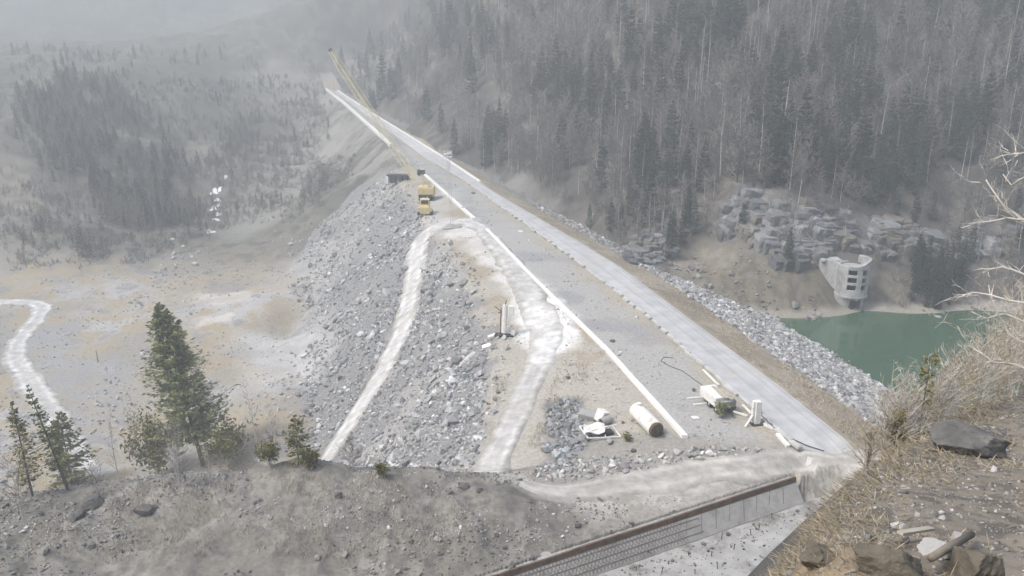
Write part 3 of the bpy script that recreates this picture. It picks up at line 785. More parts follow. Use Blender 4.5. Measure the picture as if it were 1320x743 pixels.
for f in (.2, .5, .8): b_.bar(onface(14, f, .12), onface(LEN, f, .12), .045)
for u in np.arange(2, 16, 1.9): b_.bar(onface(u, 0), onface(u + .8, rng.uniform(.6, 1)), .05)
o = b_.build('rebar_mesh', M['rebar']); local(o, rw)
# end face + rails lying at the foot
V = []; F = []
nn_ = np.linspace(1.35, 30, 40); uu_ = np.linspace(-6.0, LEN, 80)
for i, u in enumerate(uu_):
    for j, n_ in enumerate(nn_):
        V.append(wp(u, n_, FZ + .02 * math.sin(u * .7 + n_) + .05 * float(vnoise(np.array([u * .6]), np.array([n_ * .6]), 9)[0])))
ii = np.arange(len(uu_) * len(nn_)).reshape(len(uu_), len(nn_))
F = np.stack([ii[:-1, :-1], ii[:-1, 1:], ii[1:, 1:], ii[1:, :-1]], -1).reshape(-1, 4)
V = np.array(V); 
if np.cross(V[F[0,1]] - V[F[0,0]], V[F[0,2]] - V[F[0,0]])[2] < 0: F = F[:, ::-1]
M['floor_concrete'] = noise_mat('dusty_concrete_floor', (.26,.256,.248), (.39,.385,.37), .5, .9, .3, 3, 8, c3=(.15,.142,.128), s3=.35, t3=(.50,.66), bdist=.05)
fl = mesh_np('channel_floor', V, F, M['floor_concrete'], smooth=True); tag(fl, kind='structure')
def floor_at(px, py): return at_z(px, py, FZ + .06)
# steel stubs standing in the floor
stub_px = [(872,672),(880,683),(905,688),(930,695),(944,672),(968,690),(978,683),(958,668),(836,716),(862,706),(888,716),(917,717),(995,668),(946,708),(896,740),(925,733),(1000,655),(853,738),(820,735)]
b_ = MB(); b_.tube([(0, 0, -.1), (.01, 0, .32), (.03, .01, .62)], .045, 6); b_.box((.03, .01, .6), (.16, .12, .05))
stub0 = b_.build('steel_stub', M['rust'])
for i, q in enumerate(stub_px):
    o = stub0 if i == 0 else stub0.copy()
    if i: col.objects.link(o)
    o.location = floor_at(*q); s_ = rng.uniform(.6, 1.25); o.scale = (1, 1, s_); o.rotation_euler = (rng.normal(0, .12), rng.normal(0, .12), rng.uniform(0, 6))
    tag(o, 'short rusty steel stub sticking up from the pale channel floor', 'steel stub', 'steel stubs in the channel floor')
# poles and boards lying along the foot of the wall
def pole(name, a, b, r, mat, label, cat, group=None, n=7):
    a = Vector(a); b = Vector(b); mid = (a + b) / 2
    o = MB().tube([a - mid, (a - mid) * .3 + Vector((0, 0, r * .4)), b - mid], [r, r * .95, r * .85], n).build(name, mat, None, True)
    o.location = mid; return tag(o, label, cat, group)
def fz(px, py, dz): p_ = floor_at(px, py); return (p_[0], p_[1], p_[2] + dz)
PG = 'weathered poles along the foot of the channel wall'; PL = 'weathered pole lying on the channel floor along the foot of the wall'
for a_, b2 in [((752,743),(826,710)), ((800,722),(880,686)), ((862,690),(905,668)), ((905,672),(950,655)), ((918,661),(972,640)), ((882,679),(938,664))]:
    pole('wooden_pole', fz(*a_, .12), fz(*b2, .12), .11, M['timber'], PL, 'pole', PG)
for a_, b2 in [((885,676),(890,664)), ((935,660),(925,648)), ((985,634),(998,640))]:
    pole('wooden_pole', fz(*a_, .1), fz(*b2, .5), .08, M['timber'], 'short pale pole leaning across the foot of the channel wall', 'pole', 'short poles by the channel wall')
# dark debris on the channel floor
n = 900
u = rng.uniform(0, LEN, n); n2 = rng.exponential(2.6, n) + 1.9
px_ = np.array([wp(a, b4, FZ + .05) for a, b4 in zip(u, n2)])
scatter_rocks('channel_debris', px_, np.clip(np.exp(rng.normal(-2.6, .6, n)), .03, .3), greys(.07, .3, (1, .96, .9), 1.3), 11)

# ================================================================== things on the crest
def kerb(name, pxs, hgt, wid, mat, label, cat, side, xf):
    y0, y1 = pxs
    ys_ = np.arange(y0, y1, 1.5) if y1 < 330 else np.arange(y0, y1, 4.0)
    V = []; F = []
    for i, yy in enumerate(ys_):
        x0 = float(xf(yy)); z0 = float(zc(yy))
        j = (vnoise(np.array([yy * .8]), np.array([2.0]), 4)[0] - .5) * .05
        for dx, dz in ((-wid / 2, -.4), (-wid / 2 + .06, hgt + j), (wid / 2 - .06, hgt + j), (wid / 2, -.4)):
            V.append((x0 + dx + side, yy, z0 + dz))
        if i:
            for k in range(4): F.append(((i - 1) * 4 + k, (i - 1) * 4 + (k + 1) % 4, i * 4 + (k + 1) % 4, i * 4 + k))
    b_ = MB().add(V, F); m_ = len(ys_)
    b_.F += [(3, 2, 1, 0), tuple((m_ - 1) * 4 + k for k in range(4))]
    o = b_.build(name, mat)
    c = Vector(V[0]); o.data.transform(Matrix.Translation(-c)); o.location = c
    return tag(o, label, cat)
yk = lambda px, py: float(on_crest(px, py)[1])
kerb('concrete_kerb', (yk(883, 565), yk(626, 295)), .36, .8, M['white_concrete'], 'long white concrete kerb running down the middle of the dam crest', 'kerb', 0, xk)
kerb('concrete_kerb', (yk(611, 283), yk(546, 225)), .42, 1.1, M['white_concrete'], 'white concrete kerb beside the yellow crane, beyond the gap in the long one', 'kerb', 0, xk)
kerb('road_parapet', (345.0, 608.0), 1.1, 1.6, M['white_concrete'], 'pale stone parapet along the far road climbing the misty abutment', 'parapet', 0, xk)
kerb('road_edge_wall', (yk(600, 235), 600.0), .55, .8, M['white_concrete'], 'low pale edge wall on the lake side of the far crest road', 'edge wall', .2, xr)
# broken kerb stones along the near edge of the paved road: each stone a thing of its own
st = []
yy = yk(1030, 578) + .5; k = 0
M['kerb_stone'] = noise_mat('dusty_kerb_stone', (.36,.35,.33), (.56,.55,.52), 1.2, .9, .3, 5, 6, c3=(.27,.255,.23), s3=.5, t3=(.5,.68), bdist=.03)
base_st = [MB().box((0, 0, .14), (.62, 2.6, .5), None, .05), MB().box((0, 0, .12), (.8, 2.0, .42), None, .06), MB().box((0, 0, .1), (.55, 3.4, .44), None, .05)]
protos = []
while yy < 300:
    L_ = rng.uniform(2.4, 3.6); kind = rng.integers(0, 3)
    if rng.random() < .86:
        if kind not in [p_[0] for p_ in protos]:
            o = base_st[kind].build('kerb_stone', M['kerb_stone']); protos.append((kind, o))
        else:
            o = dict(protos)[kind].copy(); col.objects.link(o)
        x0 = float(xl(yy)); ang = math.atan2(float(xl(yy + 2) - xl(yy)), 2)
        o.location = (x0 + rng.normal(0, .13) - .1, yy, .05 + rng.uniform(-.06, .1)); o.rotation_euler = (rng.normal(0, .02), rng.normal(0, .05), -ang + rng.normal(0, .04))
        o.scale = (.85, .98, .95); tag(o, 'pale broken kerb stone in the row along the inner edge of the paved crest road', 'kerb stone', 'kerb stones along the paved crest road')
    yy += L_
# ================================================================== intake tower by the lake
tb = hit(1094, 399, False)
S = px_size(*tb)
tx, ty = tb[0] + 6 * S, tb[1] + 2.4
toward = math.atan2(-ty, -tx)                    # direction from the tower to the viewer
zt = at_y(1100, 341, ty)[2]; zm = at_y(1100, 379, ty)[2]; zb = tb[2] - 1.5
Rr = 19.5 * S
tower = empty('intake_tower', (tx, ty, zb), 0, 'grey concrete intake tower with open window bays standing on the far lake shore', 'tower')
# curved window wall: cells of a cylinder, the window cells left open
def arc_wall(mb, a0, a1, z0, z1, r0, r1, n=3):
    V = []; F = []
    for i in range(n + 1):
        a = toward + a0 + (a1 - a0) * i / n
        for r_, z_ in ((r1, z0), (r0, z0), (r0, z1), (r1, z1)):
            V.append((r_ * math.cos(a), r_ * math.sin(a), z_ - zb))
        if i:
            for k in range(4): F.append(((i - 1) * 4 + k, (i - 1) * 4 + (k + 1) % 4, i * 4 + (k + 1) % 4, i * 4 + k))
    F += [(3, 2, 1, 0), tuple(n * 4 + k for k in range(4))]
    mb.add(V, F)
hh = zt - zm
rows = [(.10, .30), (.37, .57), (.64, .86)]       # window rows, fractions from the bottom (lowest first)
rows = [(.24, .42), (.49, .67), (.74, .92)]
cols = [(-.30, .30), (.62, 1.02)]
aEdges = [-2.7, -1.9, -1.2, -.6, -.30, .30, .62, 1.02, 1.5, 2.1, 2.7]
b_ = MB()
def inwin(a0, a1, f0, f1):
    m = (a0 + a1) / 2; f = (f0 + f1) / 2
    return any(c0 < m < c1 for c0, c1 in cols) and any(r0 < f < r1 for r0, r1 in rows)
fE = [0] + [v for r_ in rows for v in r_] + [1]
for a0, a1 in zip(aEdges[:-1], aEdges[1:]):
    iscol = any(c0 < (a0 + a1) / 2 < c1 for c0, c1 in cols)
    if not iscol: arc_wall(b_, a0, a1, zm, zt, Rr - .5, Rr, 5)
    else:
        for f0, f1 in zip(fE[:-1], fE[1:]):
            if not inwin(a0, a1, f0, f1): arc_wall(b_, a0, a1, zm + f0 * hh, zm + f1 * hh, Rr - .5, Rr, 5)
b_.build('window_wall', M['tower_concrete'], tower)
b_ = MB(); b_.tube([(0, 0, zm - zb + .1), (0, 0, zm - zb + .5)], Rr - .52, 28); b_.build('floor_slab', M['grey_concrete'], tower)
b_ = MB(); b_.tube([(0, 0, zt - zb - .75), (0, 0, zt - zb - .45)], Rr - .52, 28); b_.build('roof_slab', M['grey_concrete'], tower)  # slab added below the rim to keep daylight out of the window bays
b_ = MB(); b_.tube([(0, 0, zm - zb + .5), (0, 0, zt - zb - .75)], Rr - 1.6, 20); b_.build('inner_core', M['dark'], tower)  # dark core added to stand for the shade behind the windows
# raised rim, higher at the back right
b_ = MB()
NA = 22
V = []; F = []
for i in range(NA + 1):
    f = i / NA; a = toward + (-.2 + 3.1 * f)
    h_ = .25 + 1.25 * sstep(.1, .55, f)
    for r_, z_ in ((Rr + .12, zt - zb - .1), (Rr - .5, zt - zb - .1), (Rr - .5, zt - zb + h_), (Rr + .12, zt - zb + h_)):
        V.append((r_ * math.cos(a), r_ * math.sin(a), z_))
    if i:
        for k in range(4): F.append(((i - 1) * 4 + k, (i - 1) * 4 + (k + 1) % 4, i * 4 + (k + 1) % 4, i * 4 + k))
F += [(3, 2, 1, 0), tuple(NA * 4 + k for k in range(4))]
b_.add(V, F); b_.build('rim', M['tower_concrete'], tower)
# ledge ring under the windows
b_ = MB(); arc_wall(b_, -1.7, 1.5, zm - .12, zm + .22, Rr - .4, Rr + .16, 24); b_.build('ledge', M['tower_concrete'], tower)
# pedestal, narrower, with a dark opening on its right side
r2 = 12.5 * S
b_ = MB(); b_.tube([(-1.2, 0, zb - zb), (-1.2, 0, zm - zb - .1)], [r2 * .8, r2 * 1.12], 20); b_.build('pedestal', M['tower_concrete'], tower)
ar = toward + 1.15
b_ = MB()
ca, sa = math.cos(ar), math.sin(ar); Mz = Matrix.Rotation(ar, 3, 'Z')
b_.box((-1.2 + ca * r2 * .86, sa * r2 * .86, (zm - zb) * .60), (1.0, 2.3, (zm - zb) * .62), Mz, .05); b_.build('gate_opening', M['dark'], tower)
b_ = MB(); b_.box((ca * r2 * 1.25, sa * r2 * 1.25, (zm - zb) * .62), (.5, .5, (zm - zb) * .74), Mz); b_.box((-.9 + ca * r2 * .95, sa * r2 * .95, zm - zb - .35), (2.4, 3.4, .45), Mz); b_.build('gate_frame', M['tower_concrete'], tower)
# wing wall running back left into the slope, lower edge cut on a slant
lft = np.array([-math.sin(toward + math.pi), math.cos(toward + math.pi)]); 
lft = lft if lft[0] < 0 else -lft
p0 = np.array([0, 0]) + lft * (Rr - .5); p1 = p0 + lft * (21 * S) + np.array([0, 2.6])
th_ = np.array([.35, .7])
V = [(p0[0], p0[1], zm - zb + .05), (p1[0], p1[1], zm - zb + hh * .52), (p1[0], p1[1], zt - zb + .1), (p0[0], p0[1], zt - zb - .05)]
V += [(a + th_[0], b4 + th_[1], c4) for a, b4, c4 in V]
F = [(0, 1, 2, 3), (7, 6, 5, 4), (0, 4, 5, 1), (1, 5, 6, 2), (2, 6, 7, 3), (3, 7, 4, 0)]
b_ = MB().add(V, F); b_.box(((p0[0] + p1[0]) / 2 + .9, (p0[1] + p1[1]) / 2 + 2.2, zt - zb - .3), (21 * S + 1, 3.4, .3)); b_.build('wing_wall', M['tower_concrete'], tower)

# ================================================================== crane
cb = hit(550, 258, False)
Sc = px_size(*cb)
crane = empty('crawler_crane', cb, 0, 'faded yellow crawler crane with a very long raised lattice boom on the dam crest', 'crane')
b_ = MB()
for sx in (-1, 1):
    b_.box((sx * 1.75, 0, .55), (.85, 5.0, 1.1), None, .35)
b_.box((0, 0, .75), (2.9, 2.6, .7), None, .1)
b_.build('crawler_track', M['dark'], crane)
b_ = MB(); b_.box((.1, -.2, 2.75), (4.7, 5.2, 2.7), None, .15); b_.box((-.3, -.6, 4.2), (3.2, 3.6, .3), None, .08); b_.box((1.0, -1.6, 4.4), (.9, .9, .5), None, .06); b_.build('machine_house', M['yellow'], crane)
b_ = MB(); b_.box((0, -2.95, 1.75), (4.2, .5, .75), None, .15); b_.build('counterweight', M['dark'], crane)
cab = MB().box((-1.75, 2.7, 2.3), (1.3, 1.5, 2.2), None, .1).build('cab', M['yellow'], crane)
MB().box((-1.75, 3.46, 2.65), (1.0, .06, 1.0)).box((-2.41, 2.75, 2.65), (.06, 1.0, .9)).build('window', M['glass'], cab)
b_ = MB(); b_.bar((-.9, -1.6, 3.6), (-.4, -2.3, 6.3), .18); b_.bar((1.1, -1.6, 3.6), (.6, -2.3, 6.3), .18); b_.bar((-.4, -2.3, 6.3), (.6, -2.3, 6.3), .2); b_.bar((-.4, 1.4, 3.5), (-.4, -2.3, 6.3), .14); b_.bar((.6, 1.4, 3.5), (.6, -2.3, 6.3), .14); b_.build('gantry', M['boom_yellow'], crane)
foot = at_y(535, 232, cb[1] + 3.5); tip = at_y(426, 66, cb[1] + 21)
def lattice(mb, a, b4, w0, wm, n, r, rb):
    a = np.array(a); b4 = np.array(b4); d = (b4 - a) / np.linalg.norm(b4 - a)
    sx = np.cross(d, [0, 0, 1.0]); sx /= np.linalg.norm(sx); sy = np.cross(sx, d)
    def node(i, k):
        f = i / n; w_ = w0 + (wm - w0) * min(1, min(f / .16, (1 - f) / .16))
        q = [(-1, -1), (1, -1), (1, 1), (-1, 1)][k]
        return a + (b4 - a) * f + (sx * q[0] + sy * q[1]) * w_ / 2
    for i in range(n):
        for k in range(4):
            mb.bar(node(i, k), node(i + 1, k), r)
            k2 = (k + 1) % 4
            if i % 2: mb.bar(node(i, k), node(i + 1, k2), rb)
            else: mb.bar(node(i, k2), node(i + 1, k), rb)
            mb.bar(node(i, k), node(i, k2), rb)
b_ = MB(); lattice(b_, foot - cb, tip - cb, .9, 1.75, 30, .13, .055); b_.build('boom', M['boom_yellow'], crane)
b_ = MB(); b_.tube([tip - cb + np.array([0, -.3, .2]), tip - cb + np.array([0, .3, .2])], .55, 12); b_.build('boom_head', M['dark'], crane)
b_ = MB()
for sx in (-.35, .35): b_.bar((sx + .1, -2.3, 6.3), tuple(tip - cb + np.array([sx, 0, .6])), .035)
b_.bar(tuple(tip - cb), tuple(tip - cb + np.array([.6, 0, -14])), .03); b_.build('hoist_cable', M['dark'], crane)
# second machine in front of it
c2 = hit(548, 277, False)
dz = empty('crawler_tractor', c2, R(4), 'small yellow crawler tractor on dark tracks parked in front of the crane', 'tractor'); dz.scale = (1.25, 1.2, 1.25)
b_ = MB()
for sx in (-1, 1): b_.box((sx * 1.35, 0, .55), (.75, 3.9, 1.1), None, .4)
b_.build('crawler_track', M['dark'], dz)
b_ = MB(); b_.box((0, .5, 1.5), (2.0, 3.6, 1.3), None, .15); b_.box((0, -1.35, 1.15), (3.2, .3, 1.5), None, .06); b_.build('body', M['yellow'], dz)
cab = MB().box((0, .6, 2.75), (2.1, 1.7, 1.35), None, .12).build('cab', M['yellow'], dz)
MB().box((0, -.27, 2.85), (1.5, .05, .8)).box((-1.07, .6, 2.85), (.05, 1.1, .8)).box((1.07, .6, 2.85), (.05, 1.1, .8)).build('window', M['glass'], cab)
MB().tube([(.5, 1.6, 2.1), (.5, 1.6, 3.7)], .09, 8).tube([(-.3, .6, 3.4), (-.3, .6, 3.55)], .5, 14).build('exhaust', M['white_paint'], dz)
# shed
c3 = hit(514, 236, False)
sh = empty('open_shed', c3, R(-3), 'small open shed with a flat dark roof on thin posts above the rockfill', 'shed')
MB().box((0, 0, 2.7), (7.6, 3.2, .35), None, .05).build('roof', M['dark'], sh)
for px_ in (-3.2, -.6, 1.6, 3.3):
    MB().box((px_, -1.3, 1.1), (.28, .28, 3.0)).build('post', M['dark'], sh)
MB().box((.1, 1.3, 1.0), (7.0, .2, 2.6)).build('back_wall', M['grey_concrete'], sh)
MB().box((-3.6, -.2, 1.2), (.9, 2.8, 2.6), None, .05).build('pale_pier', M['white_concrete'], sh)
# compressor cart beyond the crane
c4 = hit(543, 226, False)
ct = empty('compressor_cart', c4, R(20), 'dark compressor cart with a white top standing behind the crane by the kerb', 'cart')
MB().box((0, 0, 1.2), (2.6, 1.6, 1.4), None, .15).build('body', M['dark'], ct)
for sx in (-.9, .9): MB().tube([(sx, -.95, .4), (sx, .95, .4)], .42, 14).build('wheel', M['tyre'], ct)
MB().box((.5, 0, 2.0), (1.2, 1.5, .25), None, .05).bar((0, 0, 1.9), (0, 0, 3.8), .12).box((0, 0, 3.8), (1.6, .5, .3), None, .04).build('lamp_arm', M['white_paint'], ct)
# floodlight mast
c5 = hit(583, 294, False)
mast = empty('floodlight_mast', c5, 0, 'tall thin grey lattice mast topped by a box of floodlights on a small mound', 'mast')
topz = at_y(577, 194, c5[1])[2] - c5[2]; topx = at_y(577, 194, c5[1])[0] - c5[0]
b_ = MB(); lattice(b_, (0, 0, -.5), (topx, 0.02, topz - 1.5), .75, .6, 22, .04, .022); b_.build('lattice_pole', M['galv'], mast)
MB().box((topx, 0, topz - 1.6), (2.2, 1.8, .15)).build('platform', M['galv'], mast)
b_ = MB()
for sx in (-1.05, 1.05):
    for sy in (-.85, .85): b_.bar((topx + sx, sy, topz - 1.6), (topx + sx, sy, topz - .2), .08)
[b_.bar((topx - 1.05, sy, topz - .2), (topx + 1.05, sy, topz - .2), .08) for sy in (-.85, .85)]; [b_.bar((topx + sx, -.9, topz - .2), (topx + sx, .9, topz - .2), .08) for sx in (-1.05, 1.05)]; b_.build('railing', M['galv'], mast)
for sx in (-.6, .1, .7):
    MB().box((topx + sx, -.9, topz - .7 + .2 * sx), (.6, .35, .6), None, .08).build('floodlight', M['white_paint'], mast)
V, F = rock_shape(77, 3, 6, .35, .3); mo = mesh_np('footing', V * np.array([2.6, 2.2, 2.2]), F, M['grey_concrete'], mast)
# low white sign by the kerb
c6 = hit(585 + 13, 272, False)
sg = empty('small_white_sign', c6, R(10), 'small white sign on a short post beside the crest kerb near the crane', 'sign')
MB().box((0, 0, 1.0), (1.3, .06, .5)).build('panel', M['white_paint'], sg); MB().box((0, .06, .4), (.1, .1, 1.2)).build('post', M['galv'], sg)

# ================================================================== derelict machine on the bench
c7 = hit(650, 434, False)
S7 = px_size(*c7)
rig = empty('drilling_rig', c7, R(-8), 'derelict white upright drilling rig on a steel skid at the top of the rockfill', 'drilling rig'); rig.scale = (1.2, 1.2, 1.25)
MB().tube([(0, 0, .35), (.05, .1, 2.0), (.12, .25, 4.3)], [.42, .36, .33], 14).build('column', M['white_paint'], rig)
MB().box((0, 0, .2), (2.6, 1.0, .3), None, .04).box((.15, -.05, .45), (1.6, .8, .25), None, .04).build('skid', M['dark'], rig)
MB().box((.95, .25, 3.6), (.75, .5, 1.25), None, .05).build('cabinet', M['white_paint'], rig)
MB().box((.55, -.05, 1.0), (.55, .5, 1.0), None, .05).build('motor_box', M['galv'], rig)
MB().bar((-.55, .1, .3), (-.45, .25, 3.9), .1).bar((-.85, .1, 3.2), (-.3, .25, 3.3), .1).bar((-.45, .2, 3.4), (-1.3, .3, 4.0), .09).bar((.1, .2, 4.2), (.3, .2, 4.9), .12).build('ladder', M['rust'], rig)  # dark bars left of the column and a stub on top
MB().tube([(1.15, -.3, .5), (1.15, .5, .5)], .36, 14).build('drum', M['white_paint'], rig)
c8 = hit(636, 436, False)
MBx = MB(); MBx.box((0, 0, .32), (1.7, .8, .6), None, .06); MBx.box((0, -.43, .32), (1.5, .05, .12))
o = MBx.build('concrete_block', M['white_concrete']); o.location = c8; o.rotation_euler = (0, R(-10), R(24)); tag(o, 'long pale concrete block lying at the left foot of the white drilling rig', 'block')
c8 = hit(628, 449, False)
o = MB().box((0, 0, .3), (1.5, 1.1, .55), None, .08).build('concrete_block', M['white_concrete']); o.location = c8; o.rotation_euler = (.1, R(-14), R(10)); tag(o, 'squat pale concrete block at the top of the spilled gravel path', 'block')

# ================================================================== tank, debris, trailer, post
ta = hit(820, 538); tb_ = hit(845, 562)
d = tb_ - ta; d[2] *= .3; Lt = np.linalg.norm(d); d /= Lt; rt = 1.0
tank = empty('storage_tank', (ta + tb_) / 2 + np.array([0, 0, 0]), 0, 'rust streaked white cylindrical tank lying on the dam crest beside the kerb', 'tank')
c_ = np.array([0, 0, rt * .9]); a_ = c_ - d * Lt / 2; e_ = c_ + d * Lt / 2
q = [(-.25, .55), (-.12, .86), (0, 1.0), (.3, 1.0)] ; q2 = [(1 - .0, 1.0), (1.05, .9), (1.08, .6)]
pts = [a_ + d * v for v, _ in q] + [a_ + d * Lt * f for f in (.25, .27, .5, .75, .77, .97)] + [e_ + d * .12, e_ + d * .2]
rad = [r_ * rt for _, r_ in q] + [rt, rt * 1.02, rt, rt, rt * 1.02, rt] + [rt * .88, rt * .6]
b_ = MB().tube(pts, rad, 24)
M['tank_white'] = noise_mat('rust_streaked_white_paint', (.60,.585,.54), (.76,.74,.70), 1.3, .6, .1, 5, 6, c3=(.38,.29,.18), s3=.9, t3=(.54,.66), bdist=.02)
b_.build('shell', M['tank_white'], tank, True)
b_ = MB(); b_.tube([e_ + d * .05, e_ + d * .35], [rt * .95, rt * .80], 20); b_.build('end_cap', M['rust'], tank)
pr_ = np.array([d[1], -d[0], 0])
b_ = MB(); b_.tube([e_ + d * .3, e_ + d * .9], .16, 8); b_.tube([e_ + d * .7 - np.array([0, 0, .2]), e_ + d * .7 + np.array([0, 0, .5])], .13, 8); b_.tube([e_ + d * .35 + pr_ * .45, e_ + d * .8 + pr_ * .55], .14, 8); b_.tube([e_ + d * .35 - pr_ * .5 - np.array([0, 0, .3]), e_ + d * .7 - pr_ * .6 - np.array([0, 0, .3])], .16, 8); b_.build('valve', M['dark'], tank)
MB().tube([a_ + d * .6 + np.array([0, 0, rt * .95]), a_ + d * .6 + np.array([0, 0, rt + .25])], .3, 12).build('manhole', M['tank_white'], tank)

c9 = hit(775, 543)
o = MB().box((0, 0, .75), (1.2, 1.3, 1.5), Matrix.Rotation(R(18), 3, 'Y'), .06).build('concrete_block', M['white_concrete']); o.location = c9; o.rotation_euler = (R(8), 0, R(35)); tag(o, 'white concrete block tilted on the debris heap left of the tank', 'block')
c10 = hit(780, 548)
cp = empty('concrete_pipe', c10, R(-50), 'short grey concrete pipe with a dark bore beside the tilted white block', 'pipe')
V = []; F = []; nP = 20
for zq, ro, ri in ((0, .55, .38), (1.5, .55, .38)):
    for k in range(nP):
        w_ = 2 * math.pi * k / nP; V.append((ro * math.cos(w_), zq - .75, .55 + ro * math.sin(w_)))
    for k in range(nP):
        w_ = 2 * math.pi * k / nP; V.append((ri * math.cos(w_), zq - .75, .55 + ri * math.sin(w_)))
for k in range(nP):
    k2 = (k + 1) % nP
    F += [(k, k2, 2 * nP + k2, 2 * nP + k), (nP + k2, nP + k, 3 * nP + k, 3 * nP + k2), (k2, k, nP + k, nP + k2), (2 * nP + k, 2 * nP + k2, 3 * nP + k2, 3 * nP + k)]
MB().add(V, F).build('pipe_wall', M['grey_concrete'], cp)
c11 = hit(776, 562)
fr_ = empty('wrecked_cabin', c11, R(6), 'white steel cabin wreck with a crumpled panel lying on debris left of the tank', 'wreck')
b_ = MB()
b_.bar((-1.9, -.9, .25), (2.1, -.9, .2), .14); b_.bar((-1.9, -.9, .25), (-2.6, 1.0, .9), .14); b_.bar((2.1, -.9, .2), (1.5, .9, .7), .14); b_.bar((-2.6, 1.0, .9), (1.5, .9, .7), .14); b_.bar((.2, -.9, .2), (.6, .95, .8), .1); b_.bar((-2.2, 0, .6), (1.9, .4, 1.2), .14)
b_.build('frame_bars', M['white_paint'], fr_)
V = []; nX, nY = 9, 6
for i in range(nX):
    for j in range(nY):
        u_ = i / (nX - 1); v_ = j / (nY - 1)
        V.append((-2.4 + 2.6 * u_ + .3 * v_, -.6 + 1.7 * v_, .75 + .35 * v_ + .18 * math.sin(u_ * 7 + v_ * 3) + .1 * math.sin(v_ * 9)))
n0 = len(V); V += [(a, b4, c4 - .06) for a, b4, c4 in V]
F = []
for i in range(nX - 1):
    for j in range(nY - 1):
        a = i * nY + j; F += [(a, a + nY, a + nY + 1, a + 1), (n0 + a, n0 + a + 1, n0 + a + nY + 1, n0 + a + nY)]
MB().add(V, F).build('panel', M['white_paint'], fr_)
MB().box((.4, .1, .35), (1.9, 1.0, .55), Matrix.Rotation(.2, 3, 'Z'), .1).build('motor', M['dark'], fr_)
c12 = hit(757, 540)
o = MB().box((0, 0, .5), (2.2, 1.4, .9), Matrix.Rotation(R(8), 3, 'X'), .1).build('concrete_block', M['grey_concrete']); o.location = c12; o.rotation_euler = (0, R(6), R(-20)); tag(o, 'grey concrete block half buried behind the white cabin wreck', 'block')
c13 = hit(786, 572)
boulder(786, 571, 12, 'boulder', 'small round grey boulder just below the white cabin wreck', M['grey_concrete'], 61, .75, 3, .1)
boulder(817, 582, 9, 'boulder', 'dark small boulder below the tank end at the rubble row', M['boulder'], 63, .7, 3, .2)
boulder(790, 441, 9, 'boulder', 'dark flat boulder alone on the grey crest lane', M['boulder'], 65, .45, 3, .2)
boulder(803, 546, 7, 'boulder', 'dark little boulder between tank and debris heap', M['boulder'], 66, .5, 3, .2)
boulder(610, 250, 7, 'boulder', 'small dark boulder on the crest lane level with the crane', M['boulder'], 67, .45, 3, .2)
boulder(671, 299, 9, 'boulder', 'white flat stone on the crest lane near the crane', M['white_concrete'], 68, .3, 3, .2)
boulder(732, 488, 8, 'boulder', 'dark boulder on the brown bench above the gully', M['boulder'], 69, .7, 3, .2)
boulder(896, 539, 12, 'boulder', 'flat pale stone on the crest lane left of the white post', M['white_concrete'], 70, .25, 3, .3)
# trailer
c14 = hit(927, 526)
ang = math.atan2(float(xl(110) - xl(96)), 14)
tr_o = empty('trailer', c14, -ang + R(4), 'old flatbed trailer with a white box body and stacked boards beside the paved road', 'trailer')
MB().box((-.35, .7, 1.45), (2.1, 3.9, 1.25), None, .06).build('box_body', M['white_paint'], tr_o)
MB().box((.1, .5, .72), (2.3, 4.8, .22), None, .03).bar((-.3, -1.9, .7), (.0, -3.3, .5), .14).bar((.4, -1.9, .7), (.0, -3.3, .5), .14).build('chassis', M['dark'], tr_o)
for sx, sy in ((-1, -1.1), (1.1, -1.1), (-1, .6), (1.1, .6)):
    wh = MB().tube([(sx - .16, sy, .48), (sx + .16, sy, .48)], .50, 18).build('wheel', M['tyre'], tr_o)
    MB().tube([(sx - .19, sy, .48), (sx + .19, sy, .48)], .2, 12).build('rim', M['galv'], wh)
b_ = MB()
for k in range(5): b_.box((.1 + .26 * k - .3, .3 - .18 * k, 2.13 + .035 * (k % 2)), (.22, 3.6, .06), Matrix.Rotation(.05 * (k - 2), 3, 'Z'))
b_.build('stacked_boards', M['timber'], tr_o)
MB().box((.2, -1.55, 1.25), (2.2, .5, .9), Matrix.Rotation(.1, 3, 'X'), .05).build('rear_panel', M['grey_concrete'], tr_o)
for (a4, b4, dz1, lab) in [((886,515),(908,513),.1,'pale board lying left of the trailer'), ((894,523),(913,521),.1,'short pale board lying by the trailer wheels'), ((945,533),(963,538),.25,'white beam lying on the ground right of the trailer'), ((957,526),(968,536),.4,'short white beam leaning between trailer and white post'), ((906,480),(926,499),.35,'long white beam lying behind the trailer along the road edge')]:
    p_, q_ = hit(*a4), hit(*b4); m_ = (p_ + q_) / 2
    o = MB().bar(Vector(p_ - m_) + Vector((0, 0, dz1)), Vector(q_ - m_) + Vector((0, 0, dz1 * .7)), .28, .2).build('board', M['white_paint']); o.location = m_; tag(o, lab, 'board')
boulder(894, 504, 6, 'boulder', 'small black stone just left of the trailer body', M['boulder'], 71, .8, 3, .1)
boulder(942, 530, 16, 'boulder', 'dark heap of stone and scrap under the trailer tail', M['boulder'], 72, .55, 4, .3)
